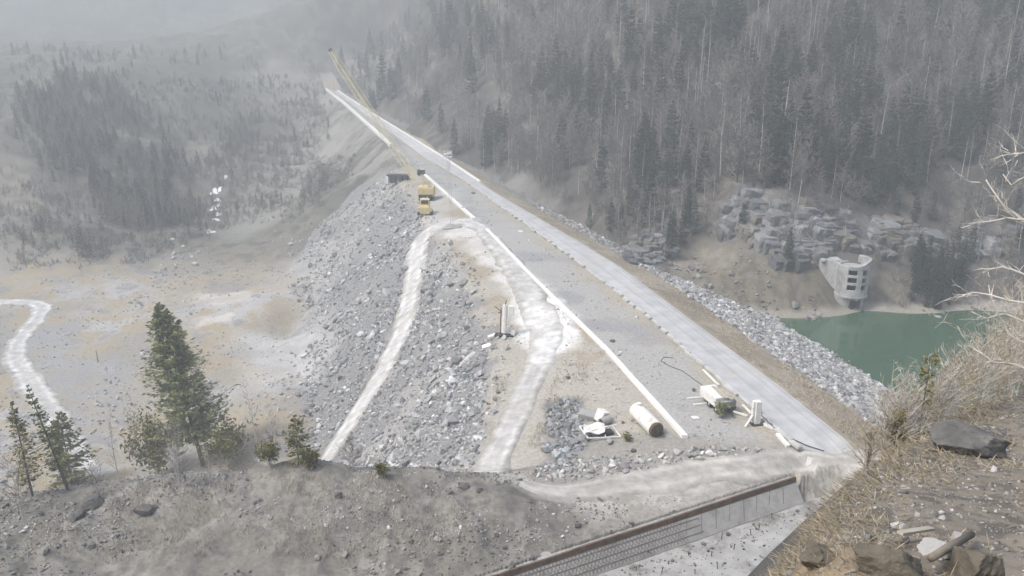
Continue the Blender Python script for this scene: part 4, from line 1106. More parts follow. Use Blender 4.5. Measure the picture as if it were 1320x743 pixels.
# white post
c15 = hit(973, 547)
po = empty('concrete_post', c15, R(12), 'white concrete post with a slanting brace beside the paved crest road', 'post')
MB().box((.15, 0, 1.5), (.75, .75, 3.2), None, .05).build('shaft', M['white_concrete'], po)
MB().box((-.35, .05, 1.7), (.35, .5, 2.8), None, .04).build('side_plate', M['white_paint'], po)
MB().bar((-.4, -.1, 1.3), (-1.5, -.5, .05), .22).build('brace', M['white_concrete'], po)
MB().box((.15, 0, .05), (1.4, 1.2, .3), None, .05).build('base', M['dark'], po)
pc = [c15 + np.array([.7, 0, 1.2])] + [hit(*q) + np.array([0, 0, .25]) for q in ((1000,556),(1020,568),(1040,577),(1062,584))]
m_ = pc[0]; o = MB().tube([p_ - m_ for p_ in pc], .06, 5).build('cable', M['dark']); o.location = m_; tag(o, 'thin dark cable running from the white post across the paved road', 'cable')
for k_, (a4, b4) in enumerate([((985,548),(1003,556)), ((1002,561),(1016,577))]):
    p_, q_ = hit(*a4), hit(*b4); m_ = (p_ + q_) / 2
    o = MB().bar(Vector(p_ - m_) + Vector((0, 0, .12)), Vector(q_ - m_) + Vector((0, 0, .12)), .5, .35).build('kerb_stone', M['white_concrete']); o.location = m_
    tag(o, ['fallen kerb stone lying just right of the white post', 'last fallen kerb stone before the rubble row, beside the cable'][k_], 'kerb stone')
# old hose on the crest
pc = [hit(*q) + np.array([0, 0, .06]) for q in ((868,462),(855,461),(852,466),(862,472),(880,479),(895,490),(905,497))]
m_ = pc[0]; o = MB().tube([p_ - m_ for p_ in pc], .045, 5).build('hose', M['dark']); o.location = m_; tag(o, 'dark hose curling on the brown verge of the crest above the trailer', 'hose')
# leftover things
c16 = hit(126, 467); o = MB().tube([(0, 0, -.3), (.05, 0, 1.5), (.02, .03, 2.9)], [.22, .18, .13], 8).build('wooden_post', M['timber']); o.location = c16; tag(o, 'lone weathered wooden post on the tan valley floor', 'post')
c17 = hit(762, 288); mk = empty('marker_board', c17, 0, 'small white marker board standing among dark trees behind the crest road', 'marker board')
MB().box((0, 0, 1.9), (1.0, .1, 2.0), Matrix.Rotation(.15, 3, 'Y'), .03).build('board', M['white_paint'], mk); MB().box((0, .12, .9), (.12, .12, 2.2)).build('post', M['galv'], mk)
# glinting water in the gully, drawn as matt white patches
for i, (px, py, w_, h_) in enumerate([(271,299,17,7),(279,283,8,5),(275,270,12,6),(281,258,12,5),(276,248,14,5),(284,243,7,4),(281,276,10,5),(291,229,5,4),(222,308,7,3),(283,264,9,4),(236,317,5,3)]):
    c_ = hit(px, py, True); s_ = px_size(*c_); A_ = w_ / 2 * s_ * .9; B_ = h_ / 2 * s_ / .42
    V = [(0, 0, 0)]; F = []; NR, NT = 4, 22
    ph = rng.uniform(0, 6)
    for r_ in range(1, NR + 1):
        for t_ in range(NT):
            w = 2 * math.pi * t_ / NT; k_ = (1 + .3 * math.sin(2 * w + ph) + .28 * math.sin(3 * w + 2 * ph) + .2 * math.sin(5 * w + ph)) * r_ / NR
            V.append((A_ * k_ * math.cos(w), B_ * k_ * math.sin(w), 0))
    V = np.array(V); zz = terrain(V[:, 0] + c_[0], V[:, 1] + c_[1]) - c_[2]
    rad_ = np.concatenate([[0], np.repeat(np.arange(1, NR + 1) / NR, NT)]); V[:, 2] = zz + .32 * (1 - rad_ ** 2) - .04
    T_ = [(0, 1 + t_, 1 + (t_ + 1) % NT) for t_ in range(NT)]
    for r_ in range(NR - 1):
        for t_ in range(NT):
            a = 1 + r_ * NT + t_; b4 = 1 + r_ * NT + (t_ + 1) % NT; T_ += [(a, a + NT, b4), (b4, a + NT, b4 + NT)]
    o = mesh_np('snow_patch', V, T_, M['snow'], smooth=True); o.location = c_
    tag(o, ['broad snow patch lying at the foot of the left gully', 'small snow patch in the bed of the left gully'][min(i, 1)], 'snow patch', None if i == 0 else 'small snow patches up the gully')
# rocks, board and log on the near bank
l0 = hit(1196, 740) + np.array([0, 0, .12]); l1 = hit(1250, 704) + np.array([0, 0, .10]); m_ = (l0 + l1) / 2
o = MB().tube([l0 - m_, (l0 - m_) * .2 + np.array([.01, 0, .012]), l1 - m_], [.026, .03, .024], 9).build('log', M['log'], None, True); o.location = m_; tag(o, 'slanting weathered log propped between the boulders on the near bank', 'log')
l0 = hit(1158, 700) + np.array([0, 0, .08]); l1 = hit(1198, 696) + np.array([0, 0, .10]); m_ = (l0 + l1) / 2
o = MB().bar(l0 - m_, l1 - m_, .045, .02).build('broken_board', M['timber']); o.location = m_; tag(o, 'short white broken board resting on boulders on the near bank', 'board')
# cliffs: bedded blocks breaking out of the hillside ---------------------------
def block_shape(seed):
    r = np.random.default_rng(seed); V, F = ico(3)
    ax = np.array([[1,0,0],[-1,0,0],[0,1,0],[0,-1,0],[0,0,1],[0,0,-1]], float) + r.normal(0, .13, (6, 3))
    n_ = np.concatenate([ax, r.normal(size=(4, 3))]); n_ /= np.linalg.norm(n_, axis=1)[:, None]
    d_ = np.concatenate([r.uniform(.45, .75, 6), r.uniform(.7, .95, 4)])
    c_ = V @ n_.T; rad = np.where(c_ > .03, d_ / np.maximum(c_, .03), 9).min(1)
    return V * rad[:, None], F
BLK = [block_shape(900 + i) for i in range(10)]
def crag(pxs, n, seed, smin=.8, smax=3.4, up=-.2):
    n = int(n * 2.6)
    r = np.random.default_rng(seed); poly = poly_world(pxs)
    q = in_poly_pts(poly, n * 3, r); din = polydist(q[:, 0], q[:, 1], poly)
    q = q[(fbm(q[:, 0], q[:, 1], 6, 3, seed) > .38) & (r.random(len(q)) < sstep(0, 2.5, din) * .8 + .2)][:n]
    x, y = q[:, 0], q[:, 1]; z = terrain(x, y); m = len(x)
    sz = np.clip(np.exp(r.normal(.38, .45, m)), smin, smax)
    g = .11 + .20 * r.random(m) * fbm(x, y, 5, 3, seed + 1) + .10 * (fbm(x, y, 9, 3, seed + 2) - .4)
    c = g[:, None] * np.array([.985, 1, 1.025]); t = sstep(.5, .64, fbm(x, y, 4, 3, seed + 3))[:, None] * .7; c = c * (1 - t) + np.array([.17, .148, .115]) * t
    Vs, Fs, Cs = [], [], []; base = 0
    for i in range(m):
        V0, F0 = BLK[r.integers(0, 10)]
        a = .35 + r.normal(0, .14); b4 = r.normal(.12, .08)
        Rz = np.array([[math.cos(a), -math.sin(a), 0], [math.sin(a), math.cos(a), 0], [0, 0, 1]]); Rx = np.array([[1, 0, 0], [0, math.cos(b4), -math.sin(b4)], [0, math.sin(b4), math.cos(b4)]])
        V = (V0 * np.array([1.25, .9, 1.35]) * sz[i]) @ (Rz @ Rx).T + np.array([x[i], y[i], z[i] + sz[i] * up])
        Vs.append(V); Fs.append(F0 + base); base += len(V)
        lay = 1 + .30 * (vnoise(V[:, 2] * 2.2 + V[:, 0] * .3, V[:, 0] * .5 + V[:, 1] * .2, seed + 5) - .5)
        Cs.append(c[i][None] * lay[:, None])
    o = mesh_np('cliff', np.concatenate(Vs), np.concatenate(Fs), M['rock'], attrs={'Col': np.concatenate(Cs)})
    return tag(o, kind='structure')
crag([(922,318),(932,278),(958,246),(988,258),(1002,288),(1000,330),(975,322),(950,308)], 120, 211)
crag([(998,345),(1002,268),(1028,252),(1062,264),(1098,282),(1102,322),(1075,338),(1045,344)], 190, 212)
crag([(1108,322),(1116,280),(1150,266),(1178,276),(1210,296),(1214,330),(1180,330),(1140,334)], 130, 213)
crag([(800,340),(806,318),(838,302),(868,312),(872,338),(848,348)], 60, 214, .5, 1.6, -.1)
crag([(1225,330),(1235,296),(1275,286),(1310,300),(1316,328),(1270,330)], 80, 215)
# ================================================================== plants
def quads_from(c, d, w, L, r):
    """leaf-like quads: centres c, directions d, half widths w, lengths L -> V (4n,3)"""
    s = np.cross(d, r.normal(size=d.shape)); s /= np.linalg.norm(s, axis=1)[:, None] + 1e-9
    w = w[:, None]; L = L[:, None]
    return np.stack([c - s * w * .5, c + d * L * .45 - s * w, c + d * L, c + d * L * .5 + s * w], 1).reshape(-1, 3)
def qfaces(n): return np.arange(4 * n).reshape(n, 4)
def spruce_geo(h, rad, seed, whorls, per, needles, nw, nl, gap=.1, droop=.25, shape=.85, irr=.25, twig=True):
    r = np.random.default_rng(seed); Cs, Ds, Ws, Ls, Rn = [], [], [], [], []
    tb_ = MB(); br = MB()
    lean = r.normal(0, .012, 2) * h
    tb_.tube([(0, 0, -.4), (lean[0] * .3, lean[1] * .3, h * .4), (lean[0], lean[1], h * .98)], [h * .013, h * .009, h * .0015], 7)
    for i in range(whorls):
        f = gap + (1 - gap) * (i + r.uniform(0, .8)) / whorls; f = min(f, .99); z0 = f * h
        base = rad * (1 - f) ** shape * min(1, .55 + (f - gap) * 3.5)
        for k in range(per):
            a = r.uniform(0, 6.283); L = base * (1 + r.normal(0, irr))
            if L < .12: L = .12
            if r.random() < .08: continue
            up0 = r.uniform(-.1, .25) + .5 * f
            t = np.sort(r.uniform(.12, 1.03, needles)); 
            zz = L * (up0 * t - droop * np.sin(t * 2.6) * (1 - f * .6) + .12 * t ** 3)
            px_ = np.cos(a) * L * t + lean[0] * f; py_ = np.sin(a) * L * t + lean[1] * f
            c = np.stack([px_, py_, z0 + zz], 1)
            sd = r.choice([-1, 1], needles); da = a + sd * r.uniform(.25, 1.15, needles)
            d = np.stack([np.cos(da), np.sin(da), r.normal(-.18, .25, needles)], 1); d /= np.linalg.norm(d, axis=1)[:, None]
            Cs.append(c); Ds.append(d); Ws.append(nw * r.uniform(.6, 1.3, needles)); Ls.append(np.minimum(nl * r.uniform(.6, 1.3, needles) * (1.15 - .45 * t), L * .8 + .05)); 
            Rn.append(np.full(needles, r.normal(0, .16)) + r.normal(0, .1, needles))
            if twig: br.bar((lean[0] * f, lean[1] * f, z0), (c[-1][0], c[-1][1], c[-1][2]), .012 + L * .006)
    c, d, w_, L_ = map(np.concatenate, (Cs, Ds, Ws, Ls)); rn = np.concatenate(Rn)
    V = quads_from(c, d, w_, L_, r)
    return tb_, br, V, np.repeat(rn, 4)
def bare_geo(h, seed, n1=16, spread=.34, twigs=6, tw=.02, trunk_r=.012, multi=1, twl=.9, lo=.3, up=.75):
    """leafless tree: trunk tubes (MB) and a twig crown as slim quads"""
    r = np.random.default_rng(seed); tm = MB(); V = []
    def blade(a, b4, w0, w1):
        d = b4 - a; s = np.cross(d, r.normal(size=3)); s /= np.linalg.norm(s) + 1e-9
        V.extend([a - s * w0, a + s * w0, b4 + s * w1, b4 - s * w1])
    for m in range(multi):
        a = r.uniform(0, 6.283); ln = (.05 if multi == 1 else .16) * h * r.uniform(.4, 1)
        top = np.array([math.cos(a) * ln, math.sin(a) * ln, h * r.uniform(.85, 1)])
        mid = top * np.array([.35, .35, .5]) + r.normal(0, .015 * h, 3) * np.array([1, 1, 0])
        path = [np.array([0, 0, -.3]), mid, top]
        tm.tube(path, [h * trunk_r, h * trunk_r * .7, h * trunk_r * .12], 6)
        for i in range(n1):
            f = lo + (1 - lo) * (i + r.random()) / n1
            p = path[1] * (f / .5) if f < .5 else path[1] + (path[2] - path[1]) * ((f - .5) / .5)
            aa = r.uniform(0, 6.283); L = h * spread * (1.15 - f) * r.uniform(.6, 1.25); u_ = up * r.uniform(.6, 1.4)
            d = np.array([math.cos(aa), math.sin(aa), u_]); d /= np.linalg.norm(d)
            q = p + d * L * .5; e = q + (d + np.array([0, 0, .35]) + r.normal(0, .2, 3)) * L * .5
            w_ = h * trunk_r * .38 * (1.1 - f) + .008
            blade(p, q, w_, w_ * .7); blade(q, e, w_ * .7, w_ * .3)
            for t in range(twigs):
                g = r.uniform(.2, 1); b0 = p + (q - p) * g * 2 if g < .5 else q + (e - q) * (g - .5) * 2
                dd = d + r.normal(0, .55, 3) + np.array([0, 0, .25]); dd /= np.linalg.norm(dd)
                Lt = L * twl * .5 * r.uniform(.4, 1.1); b1 = b0 + dd * Lt
                blade(b0, b1, tw * .6, tw * .3)
                for s_ in range(2):
                    g2 = r.uniform(.3, 1); d2 = dd + r.normal(0, .6, 3); d2 /= np.linalg.norm(d2)
                    c0 = b0 + (b1 - b0) * g2; blade(c0, c0 + d2 * Lt * .55, tw * .45, tw * .2)
    return tm, np.array(V)
def leaf_mat(name, c1, c2, objrand=.2, trans=0, rough=.85):
    m, nt, b = new_mat(name)
    N, L = nt.nodes, nt.links
    at = N.new('ShaderNodeAttribute'); at.attribute_name = 'rnd'
    oi = N.new('ShaderNodeObjectInfo')
    ad = N.new('ShaderNodeMath'); ad.operation = 'MULTIPLY_ADD'; ad.inputs[1].default_value = .9; ad.inputs[2].default_value = .5
    L.new(at.outputs['Fac'], ad.inputs[0])
    mx = N.new('ShaderNodeMix'); mx.data_type = 'RGBA'; L.new(ad.outputs[0], mx.inputs['Factor'])
    mx.inputs['A'].default_value = (*c1, 1); mx.inputs['B'].default_value = (*c2, 1)
    mr = N.new('ShaderNodeMapRange'); mr.inputs['To Min'].default_value = 1 - objrand; mr.inputs['To Max'].default_value = 1 + objrand
    L.new(oi.outputs['Random'], mr.inputs['Value'])
    m2 = N.new('ShaderNodeMix'); m2.data_type = 'RGBA'; m2.blend_type = 'MULTIPLY'; m2.inputs['Factor'].default_value = 1
    L.new(mx.outputs['Result'], m2.inputs['A']); L.new(mr.outputs['Result'], m2.inputs['B']); L.new(m2.outputs['Result'], b.inputs['Base Color'])
    b.inputs['Roughness'].default_value = rough; b.inputs['Specular IOR Level'].default_value = .15
    return m
M['spruce_far'] = leaf_mat('dark_spruce_needles', (.032,.044,.038), (.068,.085,.068), .3)
M['spruce_near'] = leaf_mat('young_spruce_needles', (.10,.115,.042), (.28,.295,.13), .1)
M['olive'] = leaf_mat('olive_shrub_leaves', (.10,.10,.035), (.22,.20,.075), .15)
M['yellow_green'] = leaf_mat('yellow_green_needles', (.12,.11,.04), (.24,.21,.09), .1)
M['bark'] = noise_mat('grey_bark', (.085,.078,.07), (.15,.14,.125), 3, .9, .3)
M['birch'] = noise_mat('pale_birch_bark', (.36,.35,.33), (.52,.51,.49), 2, .8, .1, objrand=.25)
M['twig'] = leaf_mat('grey_brown_twigs', (.135,.127,.122), (.27,.245,.222), .35)
M['twig_pale'] = noise_mat('pale_twigs', (.36,.335,.295), (.52,.49,.44), 1.2, .9, 0, objrand=.1)
M['twig_tan'] = noise_mat('dry_tan_stems', (.31,.265,.195), (.48,.42,.32), 2, .9, 0, objrand=.2)
M['straw'] = leaf_mat('dry_straw', (.13,.108,.07), (.42,.36,.26), .1)
def crown_mesh(name, V, mat, parent=None, rn=None):
    n = len(V) // 4
    return mesh_np(name, V, qfaces(n), mat, parent, attrs={'rnd': rn if rn is not None else np.repeat(np.random.default_rng(n).normal(0, .25, n), 4)})
# ---- prototypes for the slopes (each a trunk + crown); trunk is one mesh, crown another
def far_spruce(seed):
    h = 1.0
    tm, br, V, rn = spruce_geo(14, 2.3, seed, 26, 8, 8, .13, .72, gap=.05, droop=.25, irr=.2, twig=False, shape=.95)
    return tm, V, rn
kinds = []                        # (kind, trunk mesh, crown mesh)
def mesh_of(o):
    me = o.data; bpy.data.objects.remove(o); return me
for s_ in range(4):
    tm, V, rn = far_spruce(300 + s_)
    kinds.append(('spruce_tree', mesh_of(tm.build('trunk', M['bark'])), mesh_of(crown_mesh('crown', V, M['spruce_far'], None, rn))))
for s_ in range(5):
    tm, V = bare_geo(13, 400 + s_, 34, .30, 8, .10, .0085, 1, 1.05, .15, .9)
    kinds.append(('bare_tree', mesh_of(tm.build('trunk', M['bark'])), mesh_of(crown_mesh('crown', V, M['twig']))))
for s_ in range(2):
    tm, V = bare_geo(15, 450 + s_, 20, .20, 6, .06, .0085, 1, .9, .45, 1.2)
    kinds.append(('birch_tree', mesh_of(tm.build('trunk', M['birch'])), mesh_of(crown_mesh('crown', V, M['twig']))))
IDX = {'spruce_tree': [0, 1, 2, 3], 'bare_tree': [4, 5, 6, 7, 8], 'birch_tree': [9, 10]}

# ---- where trees stand on the slopes
def slope_points():
    out = []
    # right hill, beyond the crest
    g = []
    yy = 158.0
    while yy < 640:
        st_ = 3.2 + max(0, yy - 200) * .008
        xs_ = np.arange(-140, 300, st_)
        g.append(np.stack([xs_, np.full(len(xs_), yy)], 1)); yy += st_
    p = np.concatenate(g); p += rng.uniform(-2.4, 2.4, p.shape)
    x, y = p[:, 0], p[:, 1]
    z, I2 = terrain(x, y, True, True)
    u, v = project(x, y, z)
    tr_ = x - xr(y)
    ok = (tr_ > np.where(y > 300, 6, 15)) & ~I2['isdam'] & (z > -9.5) & (u > -60) & (u < 1420) & (v > -70)
    ok &= ~((wtf(x, y) > .35)) & ~inpoly(x, y, rub) & ~inpoly(x, y, clear)
    ok &= ~((y > 330) & (x < xr(y) + 35) & (rng.random(len(x)) < .75) & (fbm(x, y, 20, 3, 62) > .35))
    x, y, z, u, v = x[ok], y[ok], z[ok], u[ok], v[ok]
    cl = fbm(x, y, 26, 3, 61); k = rng.random(len(x))
    ps = .04 + .42 * sstep(.52, .67, cl)
    for (cx, cy, rr, pp) in CLUST: ps = np.where((u - cx) ** 2 + ((v - cy) * 1.2) ** 2 < rr * rr, pp, ps)
    kd = np.where(k < ps, 0, np.where(rng.random(len(x)) < .13 + .25 * sstep(.5, .62, fbm(x, y, 18, 2, 64)), 2, 1))
    keep = (kd == 0) | (fbm(x, y, 9, 2, 63) > .28)
    low = (v > 250)
    keep &= ~(inpoly(x, y, cliffs) & (rng.random(len(x)) < .75))
    keep &= ~(low & (kd != 0) & (rng.random(len(x)) < .25))
    sc = np.exp(rng.normal(0, .2, len(x))) * np.where(kd == 0, 1.0, .95) * np.where(low, .68, 1.0)
    out.append((x[keep], y[keep], z[keep], kd[keep], sc[keep]))
    # left hill grove
    def grove(poly, n, pspruce, smin, smax, frag):
        q = in_poly_pts(poly, n, rng); x, y = q[:, 0], q[:, 1]
        kk = (fbm(x, y, frag, 3, 66) > .36) & (rng.random(len(x)) < sstep(0, 14, polydist(x, y, poly)) * .85 + .15)
        x, y = x[kk], y[kk]; z = terrain(x, y)
        kd = np.where(rng.random(len(x)) < pspruce + .4 * (fbm(x, y, 15, 2, 67) - .5), 0, np.where(rng.random(len(x)) < .08, 2, 1))
        out.append((x, y, z, kd, rng.uniform(smin, smax, len(x))))
    grove(poly_world([(22,135),(60,100),(150,108),(190,138),(225,185),(265,225),(268,290),(200,322),(100,345),(70,320),(50,300),(75,255),(45,215),(20,180)]), 4200, .34, .4, .95, 30)
    grove(poly_world([(0,250),(60,290),(90,345),(190,340),(190,330),(110,352),(0,352)]), 900, .12, .2, .5, 14)
    grove(poly_world([(265,215),(300,150),(345,140),(330,200),(295,235),(280,240)]), 700, .1, .3, .6, 12)
    grove(poly_world([(375,260),(420,210),(455,225),(440,255),(395,300),(375,295)]), 220, .05, .3, .55, 9)
    grove(poly_world([(400,75),(530,65),(535,130),(500,140),(450,120)]), 160, .2, .3, .6, 16)
    grove(poly_world([(0,100),(200,92),(400,80),(540,70),(540,63),(300,66),(0,72)]), 500, .2, .4, .8, 30)
    grove(poly_world([(0,345),(0,110),(200,98),(330,95),(420,90),(430,150),(420,220),(330,300),(200,338)]), 6000, .04, .16, .5, 22)
    return [np.concatenate(c) for c in zip(*out)]
rub = poly_world([(570,203),(600,200),(660,232),(745,288),(800,330),(790,345),(700,287),(640,250)])
clear = np.concatenate([[hit(1062, 352, False)[:2], hit(1128, 350, False)[:2]], [hit(1128, 405, False)[:2], hit(1062, 405, False)[:2]]])
tanp = poly_world([(862,352),(880,322),(905,312),(960,318),(985,330),(1010,350),(1060,345),(1085,380),(1100,398),(1130,372),(1165,352),(1180,370),(1170,400),(1265,395),(1300,420),(1230,421),(1100,413),(990,411),(930,383)])
cliffs = poly_world([(915,345),(915,262),(1000,250),(1100,285),(1150,272),(1215,295),(1215,345),(1100,345)])
wtf = lambda x, y: soft(x, y, tanp, 2.0)
CLUST = [(720, 130, 34, .9), (1200, 365, 32, .85), (880, 300, 26, .85), (952, 300, 14, 1), (640, 190, 22, .7), (930, 60, 30, .6), (1180, 220, 50, .75), (1085, 80, 40, .6), (1000, 215, 40, .65), (1295, 20, 40, 1), (1240, 180, 40, .7), (830, 215, 18, .8), (600, 60, 40, .5), (760, 300, 20, .7)]
tx_, ty_, tz_, tk_, ts_ = slope_points()
# extra spruces along the shore at right
q = in_poly_pts(poly_world([(1168,400),(1180,345),(1235,345),(1240,400)]), 60, rng)
tx_ = np.r_[tx_, q[:, 0]]; ty_ = np.r_[ty_, q[:, 1]]; tz_ = np.r_[tz_, terrain(q[:, 0], q[:, 1])]; tk_ = np.r_[tk_, np.zeros(len(q), int)]; ts_ = np.r_[ts_, rng.uniform(.4, .75, len(q))]
names = ['spruce_tree', 'bare_tree', 'birch_tree']
labs = {('spruce_tree', 1): ('dark spruce among the leafless trees on the steep slope beyond the dam', 'spruces on the slope beyond the dam'),
        ('bare_tree', 1): ('grey brown leafless tree on the steep slope beyond the dam', 'leafless trees on the slope beyond the dam'),
        ('birch_tree', 1): ('pale stemmed leafless birch on the steep slope beyond the dam', 'birches on the slope beyond the dam'),
        ('spruce_tree', 0): ('dark spruce in the misty grove across the valley from the dam', 'spruces in the grove across the valley'),
        ('bare_tree', 0): ('grey leafless tree in the misty grove across the valley from the dam', 'leafless trees in the grove across the valley'),
        ('birch_tree', 0): ('pale stemmed birch in the misty grove across the valley from the dam', 'birches in the grove across the valley')}
uu, vv = project(tx_, ty_, tz_)
vis = (uu > -10) & (uu < 1330) & (vv < 560) & (vv > -20)
size_ = ts_ * 14 / px_size(tx_, ty_, tz_)
single = np.zeros(len(tx_), bool)
for kd in range(3):
    c_ = np.where((tk_ == kd) & vis)[0]; c_ = c_[np.argsort(-size_[c_])][:290]; single[c_] = True
variant = np.array([rng.choice(IDX[names[k]]) for k in tk_]); rz_ = rng.uniform(0, 6.283, len(tx_))
wid = rng.uniform(.8, 1.2, len(tx_))
for i in np.where(single)[0]:
    nm = names[tk_[i]]; side = int(tx_[i] > xr(ty_[i]))
    lab, grp = labs[(nm, side)]
    e = empty(nm, (tx_[i], ty_[i], tz_[i] - .1), rz_[i], lab, 'tree', grp); e.scale = (ts_[i] * wid[i], ts_[i] * wid[i], ts_[i])
    for pn, me in (('trunk', kinds[variant[i]][1]), ('crown', kinds[variant[i]][2])):
        o = bpy.data.objects.new(pn, me); col.objects.link(o); o.parent = e
# the rest of the wood reads as one mass: points that carry whole trees
def joined(trunk, crown, name):
    import bmesh
    bm = bmesh.new(); bm.from_mesh(trunk); nf = len(bm.faces); bm.from_mesh(crown)
    bm.faces.ensure_lookup_table()
    for i, f in enumerate(bm.faces): f.material_index = 0 if i < nf else 1
    me = bpy.data.meshes.new(name); bm.to_mesh(me); bm.free()
    me.materials.append(trunk.materials[0]); me.materials.append(crown.materials[0])
    return bpy.data.objects.new(name, me)
pc = bpy.data.collections.new('tree_forms')
for i, (k, t, c) in enumerate(kinds): pc.objects.link(joined(t, c, 'a%02d_%s_form' % (i, k)))
def wood(name, m, label=None):
    me = bpy.data.meshes.new(name); n = int(m.sum()); me.vertices.add(n)
    me.vertices.foreach_set('co', np.stack([tx_[m], ty_[m], tz_[m] - .1], 1).astype(np.float32).ravel())
    for an, arr in (('form', variant[m].astype(np.int32)),):
        a = me.attributes.new(an, 'INT', 'POINT'); a.data.foreach_set('value', arr)
    a = me.attributes.new('turn', 'FLOAT_VECTOR', 'POINT'); a.data.foreach_set('vector', np.stack([rz_[m] * 0, rz_[m] * 0, rz_[m]], 1).astype(np.float32).ravel())
    a = me.attributes.new('grow', 'FLOAT_VECTOR', 'POINT'); a.data.foreach_set('vector', np.stack([ts_[m] * wid[m], ts_[m] * wid[m], ts_[m]], 1).astype(np.float32).ravel())
    o = bpy.data.objects.new(name, me); col.objects.link(o)
    ng = bpy.data.node_groups.new(name + '_nodes', 'GeometryNodeTree')
    ng.interface.new_socket('Geometry', in_out='INPUT', socket_type='NodeSocketGeometry'); ng.interface.new_socket('Geometry', in_out='OUTPUT', socket_type='NodeSocketGeometry')
    N, L = ng.nodes, ng.links
    gi, go = N.new('NodeGroupInput'), N.new('NodeGroupOutput')
    ci = N.new('GeometryNodeCollectionInfo'); ci.inputs['Collection'].default_value = pc; ci.inputs['Separate Children'].default_value = True; ci.inputs['Reset Children'].default_value = True
    mp = N.new('GeometryNodeMeshToPoints')
    ip = N.new('GeometryNodeInstanceOnPoints'); ip.inputs['Pick Instance'].default_value = True
    def na(n_, t):
        q_ = N.new('GeometryNodeInputNamedAttribute'); q_.data_type = t; q_.inputs['Name'].default_value = n_; return q_.outputs['Attribute']
    L.new(gi.outputs[0], mp.inputs['Mesh']); L.new(mp.outputs[0], ip.inputs['Points']); L.new(ci.outputs[0], ip.inputs['Instance'])
    L.new(na('form', 'INT'), ip.inputs['Instance Index']); L.new(na('turn', 'FLOAT_VECTOR'), ip.inputs['Rotation']); L.new(na('grow', 'FLOAT_VECTOR'), ip.inputs['Scale'])
    L.new(ip.outputs[0], go.inputs[0])
    md = o.modifiers.new('wood', 'NODES'); md.node_group = ng
    return tag(o, kind='stuff')
wood('forest', ~single & (tx_ > xr(ty_))); wood('distant_wood', ~single & (tx_ <= xr(ty_)))
# undergrowth at the feet of the wood and on the scarps
def brush(name, polys, n, mat, hmin, hmax, w, seed, stems=5, lean=.5):
    r = np.random.default_rng(seed); Vs = []
    for poly in polys:
        q = in_poly_pts(poly, n, r); x, y = q[:, 0], q[:, 1]
        kk = (fbm(x, y, 6, 3, seed) > .45) & off_tracks(x, y); x, y = x[kk], y[kk]
        if not len(x): continue
        z = terrain(x, y)
        for s_ in range(stems):
            c = np.stack([x + r.normal(0, .3, len(x)), y + r.normal(0, .3, len(x)), z - .05], 1)
            d = np.stack([r.normal(0, lean, len(x)), r.normal(0, lean, len(x)), np.ones(len(x))], 1); d /= np.linalg.norm(d, axis=1)[:, None]
            Vs.append(quads_from(c, d, np.full(len(x), w), r.uniform(hmin, hmax, len(x)), r))
    V = np.concatenate(Vs)
    return tag(crown_mesh(name, V, mat), kind='stuff')
brush('scrub', [poly_world([(600,215),(800,335),(860,350),(870,300),(700,255)]), poly_world([(860,330),(900,312),(1000,325),(1000,300),(870,290)]), poly_world([(1150,395),(1310,420),(1310,330),(1150,330)])], 2200, M['twig'], .6, 2.4, .035, 81, 6)
brush('scarp_scrub', [poly_world([(370,300),(455,230),(460,200),(400,200),(300,290)]), poly_world([(270,290),(300,150),(420,100),(420,180),(320,280)]), poly_world([(0,352),(180,345),(290,300),(260,280),(60,320)])], 1800, M['twig'], .8, 3.0, .06, 82, 6)
brush('dry_weeds', [poly_world([(90,360),(280,340),(360,420),(300,520),(120,560)]), poly_world([(640,470),(760,470),(740,560),(640,600)]), poly_world([(30,720),(60,650),(250,620),(400,608),(600,628),(640,650),(560,720)])], 1700, M['twig_tan'], .2, .8, .03, 83, 4)
# grass on the lake side verge of the crest
n = 9000; y = 1 / rng.uniform(1 / 260, 1 / 84, n); x = xr(y) + rng.uniform(.5, 9.5, n); kk = fbm(x, y, 3, 3, 84) > .42; x, y = x[kk], y[kk]
c = np.stack([x, y, terrain(x, y) - .03], 1); d = np.stack([rng.normal(0, .6, len(x)), rng.normal(0, .6, len(x)), np.ones(len(x))], 1); d /= np.linalg.norm(d, axis=1)[:, None]
tag(crown_mesh('verge_grass', quads_from(c, d, np.full(len(x), .045), rng.uniform(.15, .5, len(x)), rng), M['twig_tan']), kind='stuff')
# dry grass on the near bank
n = 150000; t_ = rng.uniform(0, 1, n); y = 1.6 + 22 * t_ ** 1.2; x = rng.uniform(-.4, 1.0, n) * (y * .95 + 1)
ed = edge_dist(x, y); dn = fbm(x, y, 1.1, 3, 85) - .06 * np.clip(x - .55 * y, 0, 4) + .32 * sstep(-1.6, -.1, ed)
kk = (ed < .5) & (rng.random(n) < sstep(.42, .72, dn) * .9 + .02); x, y = x[kk], y[kk]
c = np.stack([x, y, terrain(x, y) - .01], 1); d = np.stack([rng.normal(-.25, .8, len(x)), rng.normal(-.2, .8, len(x)), np.full(len(x), .32)], 1); d /= np.linalg.norm(d, axis=1)[:, None]
gsz = rng.uniform(.05, .2, len(x)) * (.6 + y / 14)
tag(crown_mesh('dry_grass', quads_from(c, d, .0014 + .00042 * y, gsz, rng), M['straw']), kind='stuff')

